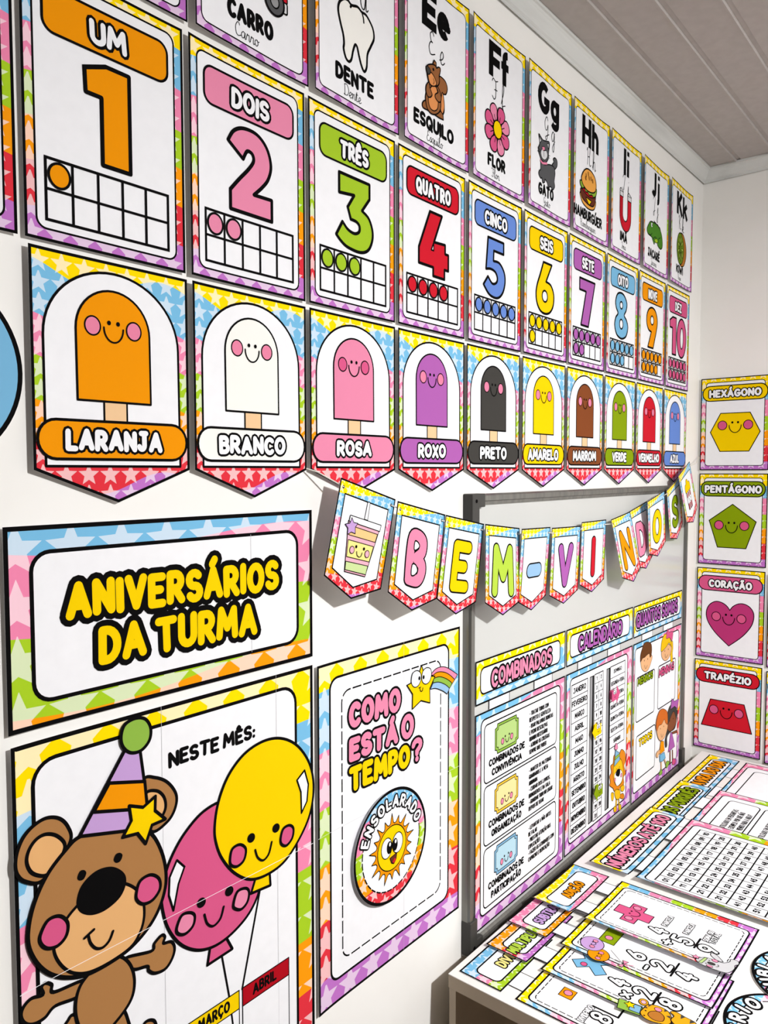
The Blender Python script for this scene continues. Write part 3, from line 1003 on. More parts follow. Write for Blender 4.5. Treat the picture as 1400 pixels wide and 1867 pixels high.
def number_card(i):
    n, word, c, cn = NUMS[i - 1] if i else (0, '', 'grey', '')
    d = 0.0042
    x, z, k = scaled(.3850 + (i - 1) * .20732, 2.0395, d)
    names = ['zero', 'one', 'two', 'three', 'four', 'five', 'six', 'seven', 'eight', 'nine', 'ten']
    if i:
        lab = 'number card with %s banner %s above a big %s %d' % (cn, word, cn, n)
    else:
        lab = 'number card at the left edge of the row, beside the card with the orange 1'
    t = thing('number_card', lab, 'number card', on_wall(x + .1 * k, z - CH * .001 * k, d), 'number cards in the second row')
    ox, oy = -100, CH
    r = random.Random(i)
    bend = lift(r.uniform(1.0, 3.5), r.uniform(-.3, 1.2))
    st = (.25, 0)
    O = rect(0, -CH, 200, 0)
    A_ = lambda nm, z_=0.0: Art(nm, t, z_, ox, oy, k, bend, st, (0, CH))
    s = base_sheet(t, O, rrect(13, -281, 187, -13, 11), 'rb_card', ox, oy, k, bend, (0, CH), st)
    s.build()
    tape(t, [(-75, 275), (75, 275), (-75, 20), (75, 20)], d, k)
    if not i:
        return
    a = A_('title_banner', .45); a.shape(rrect(24, -74, 178, -27, 13), c, 3.0); a.build()
    w = {2: 46, 3: 62, 4: 66, 5: 84, 6: 104}[len(word)]
    if word == 'SEIS' or word == 'DEZ': w -= 6
    cx = 101
    a = A_('title_lettering', .65); a.text(word, cx - w / 2, cx + w / 2, -65, -38, 6.2, 'white', 'black', 3.4, jitter=.03); a.build()
    a = A_('numeral', .45); numeral(a, n, c); a.build()
    a = A_('ten_frame', .45)
    a.stroke(rect(24, -271, 176, -206), 3.2, 'black', True, cap='flat')
    a.stroke([(24, -238.5), (176, -238.5)], 3.0, 'black', cap='flat')
    for q in range(1, 5):
        a.stroke([(24 + 30.4 * q, -206), (24 + 30.4 * q, -271)], 3.0, 'black', cap='flat')
    for q in range(n):
        cxx, cyy = 24 + 30.4 * (q % 5 + .5), -222.3 - 32.5 * (q // 5)
        a.shape(ell(cxx, cyy, 12, 13), c, 2.8)
    a.build()
for i in range(0, 11):
    number_card(i)

# ---- ice-pop colour pennants
POPS = [('LARANJA', 'orange', 'orange', 124, 'cheek'), ('BRANCO', 'cream', 'white', 118, 'cheek'), ('ROSA', 'pink', 'pink', 82, 'hotpink'), ('ROXO', 'purple', 'purple', 84, 'cheek'),
        ('PRETO', 'charcoal', 'black', 100, 'cheek'), ('AMARELO', 'yellow', 'yellow', 140, 'cheek'), ('MARROM', 'brown', 'brown', 128, 'cheek'), ('VERDE', 'dgreen', 'green', 92, 'cheek'),
        ('VERMELHO', 'red', 'red', 156, 'cheek'), ('AZUL', 'blue', 'blue', 76, 'cheek')]
def colour_pennant(i):
    word, c, cn, tw, ck = POPS[i - 1]
    if c == 'red': c = 'red'
    d = 0.0055
    x, z, k = scaled(.38744 + (i - 1) * .20618, 1.7385, d)
    t = thing('colour_pennant', 'pointed rainbow bordered pennant with a %s smiling ice pop and the word %s' % (cn, word), 'pennant', on_wall(x + .1 * k, z - .275 * k, d), 'ice pop colour pennants in the third row')
    ox, oy = -100, 275
    r = random.Random(40 + i)
    bend = lift(r.uniform(1.5, 3.5), r.uniform(-.3, .8))
    st = (.1, .12)
    O = [(0, 0), (0, -237), (100, -275), (200, -237), (200, 0)]
    s = base_sheet(t, O, None, 'rb_pen', ox, oy, k, bend, (0, 275), st, 3.4)
    P = [(14, -233), (14, -92)] + arc(99.5, -92, 85.5, 79, 180, 0, 28)[1:] + [(186, -233)]
    s.shape(P, 'white', 3.0)
    s.build()
    tape(t, [(-75, 255), (75, 255), (-75, 50), (75, 50), (0, 20)], d, k)
    A_ = lambda nm, z_=0.0: Art(nm, t, z_, ox, oy, k, bend, st, (0, 275))
    a = A_('ice_pop', .45)
    a.shape(rect(84, -190, 113, -155), 'wood', 2.2)
    a.shape([(52, -159), (51.5, -80)] + arc(98, -80, 46.5, 47, 180, 0, 22)[1:] + [(145, -159)], c, 2.6)
    a.build()
    a = A_('face', .85)
    face_art(a, 97.5, -75, 52, ck, 1.8, 2.4, .235, (9.5, 10.5))
    a.build()
    a = A_('name_banner', .9)
    a.shape(rrect(5, -225, 195, -182, 21), c, 3.2)
    a.build()
    a = A_('name_lettering', 1.15)
    a.text(word, 98 - tw / 2, 98 + tw / 2, -216, -191, 6.4, 'white', 'black', 3.0, jitter=.025)
    a.build()
for i in range(1, 11):
    colour_pennant(i)

# ------------------------------------------------------------------ alphabet cards
LETTERS = {2: ('Bb', '', '', '', 0, 'above the orange 1'),
           3: ('Cc', 'CARRO', 'Carro', 'blue car', 82, ''), 4: ('Dd', 'DENTE', 'Dente', 'white tooth', 92, ''), 5: ('Ee', 'ESQUILO', 'Esquilo', 'brown squirrel', 124, ''),
           6: ('Ff', 'FLOR', 'Flor', 'pink flower', 68, ''), 7: ('Gg', 'GATO', 'Gato', 'dark grey cat', 74, ''), 8: ('Hh', 'HAMBURGÚER', 'Hamburguer', 'hamburger', 160, ''),
           9: ('Ii', 'IMÃ', 'Ima', 'red magnet', 50, ''), 10: ('Jj', 'JACARÉ', 'Jacare', 'green alligator', 98, ''), 11: ('Kk', 'KIWI', 'Kiwi', 'halved kiwi', 66, '')}
def pic_car(a):
    a.shape(rrect(40, -205, 156, -160, 8), 'azure', 3)
    a.shape([(58, -160), (72, -132), (122, -132), (140, -160)], 'skyblue', 3)
    a.shape(rrect(144, -212, 160, -197, 3), 'grey', 2.4)
    a.shape(rrect(152, -197, 160, -190, 2), 'red', 2)
    for x in (66, 136):
        a.shape(ell(x, -204, 17.5, 18), 'slate', 3)
        a.shape(ell(x, -204, 8, 8.5), 'midgrey', 2)
def pic_tooth(a):
    a.shape([(66, -138), (56, -147), (53, -160), (58, -176), (64, -190), (66, -202), (65, -211), (70, -222), (77, -225), (83, -219), (87, -205), (92, -194), (97, -195), (101, -205), (107, -218), (114, -225), (120, -216), (122, -196), (130, -181), (138, -166), (137, -154), (131, -146), (119, -138), (108, -138), (98, -135), (84, -139), (75, -136)], 'cream', 4.2, True)
    a.line([(84, -139), (81, -143)], 4); a.line([(108, -138), (112, -145), (113, -152)], 3, smooth=True)
def pic_squirrel(a):
    B, O = 'squirrel', 'squirrelbelly'
    a.shape([(104.4, -157.6), (113.6, -154.9), (125.7, -157.8), (131.2, -167.2), (127.2, -177.8), (120.4, -181), (116.4, -181.7), (117.8, -188.8), (121.3, -199.7), (120.6, -212.1), (113.9, -218.9), (107.3, -212.2), (100.5, -177.1)], B, 2.4, True)
    a.shape([(113.8, -181.2), (117.2, -182.2), (120.5, -192.4), (121.4, -204.2), (116.6, -215.8), (110.7, -214), (109.9, -200.7)], O, 2, True)
    a.shape([(65.9, -212), (57.1, -215.9), (52.9, -222.6), (55.9, -227.4), (69.7, -226.9), (85.1, -226), (74.8, -216.2)], B, 2.4, True)
    a.shape([(95.5, -223.9), (109.9, -213.5), (117.1, -217.8), (118.2, -225.8), (106, -227), (87.7, -226.6)], B, 2.4, False)
    a.shape([(70.9, -182.2), (64.6, -197.8), (62.1, -209), (65.9, -222.3), (77.4, -228.7), (92.9, -225.5), (105.9, -215.7), (109.9, -202.2), (105.8, -184.1), (95.3, -175.3)], B, 2.4, True)
    a.shape([(79.8, -183.3), (72.2, -196.5), (70.9, -210.2), (76.1, -220.2), (87.6, -221.3), (98, -214.7), (101.2, -203.8), (99.2, -186.5), (92.7, -178.5)], O, 2, True)
    a.shape([(72.1, -178.8), (64.5, -186.8), (63.3, -196.8), (68.4, -203.8), (76, -202.8), (81.9, -196.6), (78.5, -191.2), (74.7, -186.7)], B, 2.2, True)
    a.shape([(94, -178), (100.5, -184.6), (92.2, -191.4), (91.4, -196.9), (99.3, -200.8), (107.2, -199.4), (110.6, -191.4), (107.1, -183.6), (100.5, -177.1)], B, 2.2, True)
    a.shape([(83.5, -144.9), (87.9, -135.8), (94.1, -137.8), (94.6, -145.7)], B, 2.2)
    a.shape([(65.7, -154.8), (77.1, -147.1), (90, -143.8), (95.2, -146.3), (100.4, -142.7), (107, -142.4), (105.7, -151.2), (103.1, -156.7), (104.4, -165.1), (100.5, -173.3), (90.1, -178.7), (77.2, -181.3), (70.8, -176.4), (67, -167.5)], B, 2.4, True)
    a.shape([(68.3, -167), (77.2, -160.7), (87.4, -164.1), (94, -171.3), (92.7, -177), (82.3, -181.6), (73.4, -179.8)], O, 2, True)
    a.shape([(63.2, -156.6), (68.3, -154.6), (75.1, -157.1), (75.9, -161.9), (70.8, -166.8), (65.8, -165.1)], 'charcoal', 1.6, True)
    a.poly(ell(*[(84.8, -153)][0], 2.6), 'black')
    a.line([(84.9, -168.1), (87.5, -172.3), (84.9, -177.7)], 1.2, smooth=True)
def pic_flower(a):
    cx, cy = 91, -183
    for q in range(8):
        an = math.radians(90 + 22 + q * 45)
        R = lambda x, y: (cx + x * math.cos(an) - y * math.sin(an), cy + x * math.sin(an) + y * math.cos(an))
        a.shape([R(*p) for p in [(14, 0), (26, 12), (40, 13), (47, 5), (47, -6), (39, -13), (25, -11)]], ('pink', 'hotpink')[q % 2] if q not in (2, 3) else 'hotpink', 2.6, True)
        a.line([R(16, 0), R(28, 1)], 1.8)
    a.shape(ell(cx, cy, 16, 17), 'yellow', 2.4)
def pic_cat(a):
    D = 'slate'
    a.shape([(109.3, -182.9), (118.1, -173.4), (114.9, -168), (123.8, -162.5), (134.3, -165.7), (134.5, -176.8), (124.4, -186.7), (118.4, -188.5)], D, 2.4, True)
    a.shape([(55.8, -185.5), (68.5, -193.7), (97.5, -185.1), (118.3, -184.4), (124.6, -195), (120.8, -212.7), (123.4, -224.5), (113.4, -234.2), (104.3, -229.8), (92.6, -234.4), (86.6, -226.5), (74.9, -223), (73.8, -228.8), (64.7, -232.7), (60.5, -224.4), (54.9, -226.1), (46.3, -220.5), (47.2, -213.5), (54.5, -207.3), (54.3, -196.6)], D, 2.4, True)
    a.shape([(49.5, -155.3), (44.7, -138.2), (62.9, -144.3), (79, -141.8), (95.3, -140.1), (91.1, -163.8), (90.2, -175), (77, -187.1), (59.8, -188.3), (48.3, -179.7), (42.4, -168.2)], D, 2.4, True)
    a.shape([(45.9, -141.8), (56.2, -148.3), (49.5, -155.3)], 'grey', 1.8); a.shape([(83.7, -145.1), (91.8, -143.1), (89.8, -156)], 'grey', 1.8)
    a.shape([(62.1, -162), (53.8, -172.6), (59.7, -182.9), (74, -182.6), (85.4, -171), (79.4, -162), (69.1, -165.2)], 'grey', 1.4, True)
    a.shape([(59.2, -160.2), (70.6, -157.2), (70.8, -163.3), (63.4, -166.4)], 'cheek', 1.2, True)
    a.line([(66.8, -165.4), (68.2, -177.6)], 1.2)
    a.line([(52.5, -190.5), (62.7, -192.8), (82.8, -187.5)], 4.5, 'cheek', True)
    for q in ([(50.9, -170.9), (38.5, -166.8)], [(49.9, -173.9), (37.5, -175)], [(85.3, -168.3), (97.1, -167.4)], [(85.4, -171), (96, -173.2)]):
        a.line(q, 1.1)
def pic_burger(a):
    a.shape([(37.5, -202.1), (39.7, -214.7), (52.2, -224.7), (80.4, -229.4), (109, -225.6), (121.7, -216.1), (124.4, -200.3), (85.8, -199.7)], 'bun', 3, True)
    a.shape([(39.1, -193.7), (41.4, -209), (55.1, -215.9), (86.4, -219.8), (111.9, -215.9), (123.1, -200.6), (120.8, -187.5), (79.2, -190.7)], 'meat', 3, True)
    a.shape([(65.9, -206.4), (102, -207.6), (86.4, -219.8)], 'yellow', 2.2)
    a.shape([(42.1, -190.3), (54.5, -196.1), (70.1, -199.9), (92.2, -200.7), (120.9, -193), (123.9, -184), (85.5, -189)], 'darkred', 2, True)
    a.shape([(36.8, -175.9), (35.9, -186.7), (47, -191.5), (57.3, -187.4), (63.7, -194.9), (76.2, -192.9), (85.7, -197), (101.5, -192.7), (111.3, -195.6), (125.3, -187.7), (130.1, -174), (120.2, -171.3), (78.9, -180)], 'lettuce', 2.6, True)
    a.shape([(42.5, -163.7), (41.6, -174.5), (51.1, -183.8), (72.9, -189.7), (101.4, -187.4), (120.5, -179.4), (126.6, -165.4), (119.6, -149.6), (99.9, -140.4), (74.6, -139.7), (56.2, -147.8)], 'bun', 3.2, True)
    for p in [(65.7, -157), (78, -150.2), (83.3, -158.6), (94, -156.9), (103.7, -159.6), (62.9, -164.5)]:
        a.poly(ell(p[0], p[1], 2.2, 4.6, 20, 10), 'crust'); a.stroke(ell(p[0], p[1], 2.2, 4.6, 20, 10), 1, 'black', True)
def pic_magnet(a):
    a.shape([(56, -140), (76, -140), (76, -186)] + arc(93, -188, 17, 17, 180, 360, 12) + [(110, -140), (134, -140), (134, -190)] + arc(95, -190, 39, 40, 360, 180, 18) + [(56, -190)], 'red', 3)
    a.shape([(56, -148), (78, -148), (78, -134), (62, -128), (56, -132)], 'grey', 2.4)
    a.shape([(109, -148), (134, -148), (134, -134), (116, -128), (109, -132)], 'grey', 2.4)
    a.line([(56, -136), (78, -136)], 1.6); a.line([(109, -136), (134, -136)], 1.6)
    a.line([(63, -152), (63, -190), (75, -212)], 1.4, smooth=True)
def pic_alligator(a):
    Gc = 'croc'
    a.shape([(82.9, -155), (97.6, -156.7), (104.6, -158.6), (114.4, -157.3), (124.6, -160.9), (134.7, -162.1), (140, -168), (93.4, -170.1)], 'charcoal', 1.6)
    a.shape([(36.3, -178.6), (27.5, -191.1), (37.3, -200.9), (65.8, -203), (75.8, -209.5), (87.8, -217.4), (95.1, -206.9), (112.8, -204.7), (117.2, -214.5), (140.5, -219.4), (155.3, -209.7), (152, -185.1), (138, -168.5), (112.6, -160.2), (83.1, -160.2), (54.5, -163.7)], Gc, 2.6, True)
    a.shape([(90.1, -204.5), (109.5, -198.4), (116.8, -205.6), (100.2, -211.1)], 'green', 1.4, True)
    a.shape(ell(*[(64.3, -170.8)][0], 6, 7), 'white', 1.6); a.poly(ell(*[(66.3, -171)][0], 2.2, 2.8), 'black')
    a.line([(35.4, -201.3), (56.1, -200), (67.3, -192.2)], 1.8, smooth=True)
    a.line([(75.6, -206.1), (89.8, -197.5), (104.4, -195.9)], 1.8, smooth=True)
    a.line([(119.8, -206.7), (124.2, -195), (139, -188)], 1.6, smooth=True)
def pic_kiwi(a):
    a.shape(ell(104, -185, 44, 49, 0, 36), 'crust', 3.2)
    a.shape(ell(90, -184, 34, 46, 0, 34), 'kiwi', 2.8)
    for q in range(9):
        an = 2 * PI * q / 9
        a.shape([(90 + math.cos(an + o) * 34 * r * .95, -184 + math.sin(an + o) * 46 * r * .95) for r, o in ((.36, 0), (.6, .17), (.84, 0), (.6, -.17))], 'kiwilight', 1.6, True)
    a.shape(ell(90, -184, 9, 13), 'kiwi', 1.6)
PICS = {3: pic_car, 4: pic_tooth, 5: pic_squirrel, 6: pic_flower, 7: pic_cat, 8: pic_burger, 9: pic_magnet, 10: pic_alligator, 11: pic_kiwi}
for i in range(2, 12):
    pair, word, cur, what, tw, other = LETTERS[i]
    d = 0.0042
    x, z, k = scaled(.1857 + (i - 1) * .20771, 2.3453, d)
    lab = ('alphabet card %s with a %s above the word %s' % (pair, what, word)) if word else 'alphabet card cut by the top of the photo, ' + other
    t = thing('alphabet_card', lab, 'alphabet card', on_wall(x + .1 * k, z - CH * .001 * k, d), 'alphabet cards in the top row')
    r = random.Random(100 + i)
    la = r.uniform(3.0, 5.5)
    bf, cuts, _ = lift(la, r.uniform(-.5, .6))
    bend = (lambda tt, bf=bf, r0=r.uniform(.6, 1.6): bf(tt) + r0 * (1 + math.sin(tt / 200 * 2 * PI)), cuts, 0)
    st = (.22, 0)
    A_ = lambda nm, z_=0.0: Art(nm, t, z_, -100, CH, k, bend, st, (0, CH))
    O = rect(0, -CH, 200, 0)
    s = base_sheet(t, O, rrect(10, -283, 189, -17, 10), 'rb_card', -100, CH, k, bend, (0, CH), st, lw=2.4, plw=1.8)
    s.build()
    tape(t, [(-75, 275), (75, 275), (-75, 20), (75, 20)], d, k)
    if not word:
        continue
    a = A_('picture', .45); PICS[i](a); a.build()
    a = A_('word', .45)
    wc = {3: 93, 4: 92, 5: 90, 6: 90, 7: 82, 8: 83, 9: 85}.get(i, 87)
    a.text(word, wc - tw / 2, wc + tw / 2, -259, -234, 6.2 if len(word) < 8 else 5.4, 'black', jitter=.02)
    a.build()
    a = A_('handwritten_word', .45)
    cursive(a, cur, {5: 92, 8: 82}.get(i, 86), -277, 17, 1.0, 'black', 1.05)
    a.build()
    U, lo = pair
    a = A_('capital_and_small_letter', .45)
    UB = {'C': (46, 94), 'D': (46, 92), 'E': (52, 95), 'F': (59, 103), 'G': (40, 93), 'H': (43, 95), 'I': (78, 96), 'J': (62, 100), 'K': (49, 105)}[U]
    LB = {'c': (100, 138), 'd': (98, 140), 'e': (98, 138), 'f': (103, 137), 'g': (100, 143), 'h': (99, 139), 'i': (101, 117), 'j': (103, 127), 'k': (108, 152)}[lo]
    if U in 'CD':
        a.text(U, UB[0], UB[1], -88, -26, 15, 'black', glyphs=GLYPHS, cap='flat')
    else:
        a.text(U, UB[0], UB[1], -89, -24, 16, 'black', glyphs=HEAVY, cap='flat')
    if lo in HEAVY:
        a.text(lo, LB[0], LB[1], -89, -27, 14.5, 'black', glyphs=HEAVY, cap='flat')
    a.build()
    a = A_('handwritten_letters', .45)
    cursive(a, U, 82, -129, 39, 1.9, 'black', 1.0)
    cursive(a, lo, 114, -132, 42, 1.9, 'black', .9)
    a.build()

# ------------------------------------------------------------------ loose round blue cut-out at the left
d = .005
t = thing('round_cutout', 'round blue cut-out with black rim, left of the orange ice pop pennant', 'cut-out', on_wall(.276, 1.6015 - .101, d))
a = Art('disc', t, 0, 0, 101)
a.slab(ell(0, 0, 101, 101, 0, 72), PAPER_T, 'white', 'black')
a.poly(ell(0, 0, 96, 96, 0, 72), 'skyblue')
a.build()
tape(t, [(-50, 101), (50, 101), (0, 40), (0, 160)], d, 1)

# ------------------------------------------------------------------ birthday title poster
d = .003
AW, AH = 448, 219
t = thing('poster', 'wide poster with big yellow lettering ANIVERSÁRIOS DA TURMA and a rainbow star border', 'poster', on_wall(.352 + AW * .0005, 1.4425 - AH * .001, d))
ox, oy = -AW / 2, AH
bend = lift(2.0, .3, AW)
mk = lambda nm, z_, H_: Art(nm, t, z_, ox, oy, 1, bend, (.3, -.062), (0, H_))
s = base_sheet(t, rect(0, -AH, AW, 0), rrect(29, -191, 418, -29, 21), 'rb_aniv', ox, oy, 1, bend, (0, AH), (.3, -.062), 5.2, 4.6)
s.build()
tape(t, [(-200, 205), (200, 205), (-200, 14), (200, 14)], d, 1)
a = mk('title_lettering', .45, AH)
tilt = lambda p: (p[0], p[1] + (p[0] - 225) * -.012)
a.text('ANIVERSÁRIOS', 66, 382, -109, -66, 10.5, 'yellow', 'black', 7.0, path=tilt, jitter=.02, disc=12)
a.text('DA TURMA', 104, 341, -166, -121, 10.5, 'yellow', 'black', 7.0, path=tilt, jitter=.02, disc=12)
a.build()
a = mk('fold_crease', .4, AH); a.stroke([(331, -29), (331, -191)], .5, 'seam'); a.build()

# ------------------------------------------------------------------ birthday bear poster
MW, MH = 446, 600
t = thing('poster', 'tall poster NESTE MÊS with a brown party bear and two smiling balloons', 'poster', on_wall(.3535 + MW * .0005, 1.2105 - MH * .001, d))
ox, oy = -MW / 2, MH
bend = lift(3.0, .4, MW)
mk = lambda nm, z_=.45: Art(nm, t, z_, ox, oy, 1, bend, (.2, -.237), (0, MH))
s = base_sheet(t, rect(0, -MH, MW, 0), rrect(23, -MH + 24, 411, -23, 26), 'rb_mes', ox, oy, 1, bend, (0, MH), (.2, -.237), 5.2, 4.6)
s.build()
tape(t, [(-200, 585), (200, 585), (-200, 300), (200, 300), (-200, 14), (200, 14)], d, 1)
a = mk('fold_crease', .42)
for P in ([(184, 0), (183, -MH)], [(373, 0), (373, -MH)]):
    a.stroke(P, .45, 'seam')
a.build()
a = mk('heading')
a.text('NESTE MÊS:', 193, 334, -81, -60, 5.0, 'black', jitter=.03)
a.build()
B, BL, LW = 'bear', 'bearlight', 4.2
a = mk('bear')
a.shape([(64.2, -325.9), (55.1, -328.6), (50.3, -335.8), (51.5, -354.3), (71.1, -376.2), (96.3, -381.2), (88.4, -353.9)], B, LW, True)
a.shape([(116.4, -359.7), (125.5, -356.4), (132.9, -379.7), (140.4, -405.5), (117.8, -398.3), (105, -380.1)], B, LW, True)
a.shape([(151.3, -390.4), (155.4, -386.2), (163.2, -389), (167.9, -395.6), (170, -412.2), (154.4, -409.5)], B, LW, True)
a.shape([(77.3, -292), (40.4, -286.1), (37.8, -276.3), (30.7, -270.6), (26.1, -273.5), (27.7, -282.1), (15.1, -279), (6.2, -283.2), (2.9, -291.5), (6.8, -301.9), (16.2, -308.6), (29.3, -309), (41.4, -302.6), (68.7, -306.4)], B, LW, True)
a.shape([(128, -292.2), (163.8, -301), (168.3, -293.5), (178.6, -288.1), (183.4, -292.6), (181.3, -299.4), (192.6, -303.2), (197.2, -313.9), (193.2, -325.6), (183.1, -333.7), (168.5, -331.6), (159.7, -323.8), (157.5, -317.2), (137.8, -310.7)], B, LW, True)
a.shape([(81.5, -287.2), (70, -297.1), (64.9, -314.3), (66.4, -335.1), (75.7, -356.7), (96.6, -367.9), (116.4, -361.8), (134.8, -346.8), (139.8, -326.1), (134.5, -303.3), (120.3, -285.6), (98.6, -279.7)], B, LW, True)
a.shape([(157.6, -83.6), (173.4, -85.8), (190.9, -97.4), (203, -116.5), (201.4, -133.4), (189.9, -146.8), (166.8, -151.2), (155.7, -119.7)], B, LW, True)
a.shape([(159.6, -102.1), (175, -102.9), (185.6, -115), (186.6, -130.4), (175.4, -141.5), (162.5, -132.6)], BL, LW, True)
a.shape([(1.1, -126.4), (3.3, -112.5), (10.8, -98.8), (22.8, -90.2), (36.9, -87.4), (51.1, -93.2), (60.6, -105.9), (63.5, -122.5), (47, -143.1), (27.6, -155.1), (11.3, -147.3), (3.5, -137.5)], B, LW, True)
a.shape([(13.3, -125.8), (16.7, -114.1), (25.2, -106.1), (36.4, -105.2), (48.7, -112.5), (56.7, -126.7), (47, -143.1), (35.3, -150.2), (25.1, -146.5), (17, -138.4)], BL, LW, True)
a.shape([(73.2, -122.7), (57, -131.7), (37.2, -148.7), (22.6, -170.9), (14.6, -193.7), (12.7, -216.3), (19, -237.4), (30.7, -256.7), (45.7, -271), (63.3, -281), (81.6, -286.6), (107.1, -287.1), (133.8, -282.9), (157.3, -270.9), (174.4, -253.1), (184.6, -229.4), (185.6, -205.8), (179.5, -179.6), (166.8, -154.4), (146.1, -137.2), (102.2, -124.2)], B, LW + .6, True)
a.shape([(44.9, -223.3), (57.4, -208.8), (70.3, -199.9), (83.7, -193.9), (100.6, -193.2), (122.2, -197.3), (135.5, -205.1), (147.8, -218.8), (153.4, -232.9), (154.1, -252.4), (148.4, -268.8), (135, -281.4), (107.1, -286.1), (81.6, -284.6), (63.4, -276.1), (51.7, -263.7), (43.3, -247.8), (40.8, -233.9)], BL, LW - .4, True)
zt_ = a.top(); a.build()
a = mk('bear_face', zt_)
a.shape([(69.8, -196.7), (75.8, -180.5), (92.6, -171.3), (111.8, -174.1), (126.3, -186.6), (129.3, -199.3), (121.9, -212.7), (104.3, -219.6), (87.3, -218), (74.1, -209.1)], 'black', 3, True)
a.poly(cr([(70, -168.2), (73.2, -162), (78.3, -162.7), (80.9, -167.2), (77.6, -173), (72.4, -172.5)], True), 'black')
a.poly(cr([(115.2, -165.7), (118.2, -160.1), (123.5, -160.4), (126.7, -164.7), (123.7, -170.5), (118.4, -170.6)], True), 'black')
a.shape([(25.7, -214.1), (34.9, -201.2), (48.4, -202.6), (57.3, -214.6), (55.4, -228.3), (45.6, -234.9), (34.1, -232.5), (26.8, -224.1)], 'hotpink', LW, True)
a.shape([(143.7, -219.1), (149.3, -205.7), (163.4, -203.8), (175.2, -213.4), (176.6, -227), (166.3, -236.5), (153.3, -236), (144.9, -228)], 'hotpink', LW, True)
a.line([(81.6, -241.3), (84.1, -251.2), (90.5, -260.4), (99, -263.6), (107.3, -259.5), (112.3, -250.5)], 3.4, smooth=True)
a.line([(76.8, -241.7), (88.4, -237.1)], 3.4)
a.build()
a = mk('party_hat', zt_)
a.shape([(135.1, -36.5), (152.2, -41.3), (157.6, -84.6), (165.6, -151.8), (131.4, -137), (74.2, -122.1)], 'lilac', LW)
a.shape([(111.9, -72.7), (158.3, -85.5), (160.5, -112.9), (159.3, -117.8), (135.3, -112.6), (91.8, -100.2)], 'orange', LW)
a.shape([(127.9, -22.2), (133, -9.4), (146.6, -5.1), (160.3, -9.2), (167.6, -22.1), (165.6, -36.7), (154.2, -46), (140.1, -44.9), (130.2, -35.1)], 'tickgreen2', LW, True)
a.shape([(172.5, -108.5), (171.6, -126.3), (186.3, -142.2), (167, -142.7), (157.9, -162.6), (147.1, -145.9), (127.4, -143.1), (139, -127.3), (136.5, -108.2), (155.3, -116.4)], 'yellow', LW)
a.build()
a = mk('balloons', .5)
a.line([(271.6, -362), (282.5, -421.4), (288.6, -466.9)], 3); a.line([(339.7, -299.2), (305.6, -426)], 3)
a.shape([(253, -337.6), (278.7, -339.2), (289.2, -360.5), (247.7, -362.2)], 'hotpink', LW)
a.shape([(179.2, -242.5), (182.7, -222.4), (193.3, -197.4), (214.6, -172), (245.8, -153.1), (281.6, -152), (315.5, -178.9), (336.2, -228.9), (340, -273.4), (337.1, -301), (318.7, -324.3), (288.9, -338.5), (258.7, -341.8), (230.1, -332.8), (204.5, -311.1), (186.5, -279.1)], 'hotpink', LW, True)
a.shape([(332, -277.3), (357, -279), (358.6, -301), (322.7, -297.6)], 'yellow', LW)
a.shape([(262, -181.7), (268.4, -150.2), (285.5, -119.2), (313.1, -97.3), (347.2, -88.8), (380.9, -93.7), (412.1, -112.7), (436.3, -145.2), (445.6, -181.6), (439.8, -219.5), (420.8, -249.2), (388.5, -275.7), (354, -282.7), (321.2, -276.7), (293.5, -255.6), (273.7, -228.2), (264.3, -204.1)], 'yellow', LW, True)
a.shape([(202.7, -201.6), (213.8, -214.7), (204.5, -232.9), (196.5, -264.4), (190.1, -242.2), (191.5, -219.7)], 'white', 3)
a.shape([(427.1, -154.5), (411.6, -164.7), (419.4, -185.2), (420.3, -217.2), (431.6, -202.9), (434.7, -178.1)], 'white', 3)
zt_ = a.top(); a.build()
for eyes, mouth, cks, cc in (([(239, -273), (284.7, -277.4)], [(243.5, -291.1), (248, -305.4), (257.6, -313.1), (269.2, -308.4), (275, -294.6)], ([(200.4, -289.6), (208.2, -276.2), (220.3, -277.8), (227.9, -285.3), (225.2, -297.3), (213.7, -302.5), (203.3, -298)], [(291.2, -299.1), (298.3, -284.1), (312.2, -285.1), (318.5, -292.9), (315.4, -305.7), (304.8, -311.4), (294.5, -306.2)]), 'pink'),
                              ([(323.8, -218.5), (369.8, -221.3)], [(330.7, -238.2), (335.2, -250.8), (345, -258.8), (355.5, -253.7), (361.3, -238.5)], ([(286.4, -234.7), (290.6, -221.2), (303.7, -220.1), (313.7, -230.2), (310.3, -244.3), (298.8, -248.6), (288.6, -243.3)], [(378, -240.5), (383.2, -227.7), (395, -226.4), (403.2, -234.2), (400.7, -247.6), (389.5, -254.4), (380.2, -249.3)]), 'hotpink')):
    a = mk('balloon_face', zt_)
    for e in eyes:
        a.poly(ell(e[0], e[1], 6.5, 7.2, 60, 18), 'black')
    a.line(mouth, 3.4, smooth=True)
    for c_ in cks:
        a.shape(c_, cc, LW, True)
    a.build()
a = mk('sheet_joint', zt_ + 1.2); a.stroke([(2, -268), (442, -271)], .7, 'white'); a.build()
for nm, P, c, cell, tx in (('month_box', [(305.6, -423.8), (393.6, -426.5), (393.3, -455.1), (305.2, -451)], 'darkred', (306, 393), ('ABRIL', 324, 369)), ('month_box', [(216.2, -421.8), (300.7, -422.9), (300.3, -448.8), (215.7, -445.6)], 'yellow', (216, 300), ('MARÇO', 231, 284)),
                            ('month_box', [], 'orange', (126, 210), ('FEVEREIRO', 132, 204))):
    a = mk(nm)
    x0, x1 = cell
    a.shape(rect(x0, -MH + 40, x1, -425), 'white', 1.6)
    a.shape(rect(x0, -451, x1, -425), c, 1.6)
    a.text(tx[0], tx[1], tx[2], -445, -429, 3.4, 'black', jitter=.03)
    a.build()

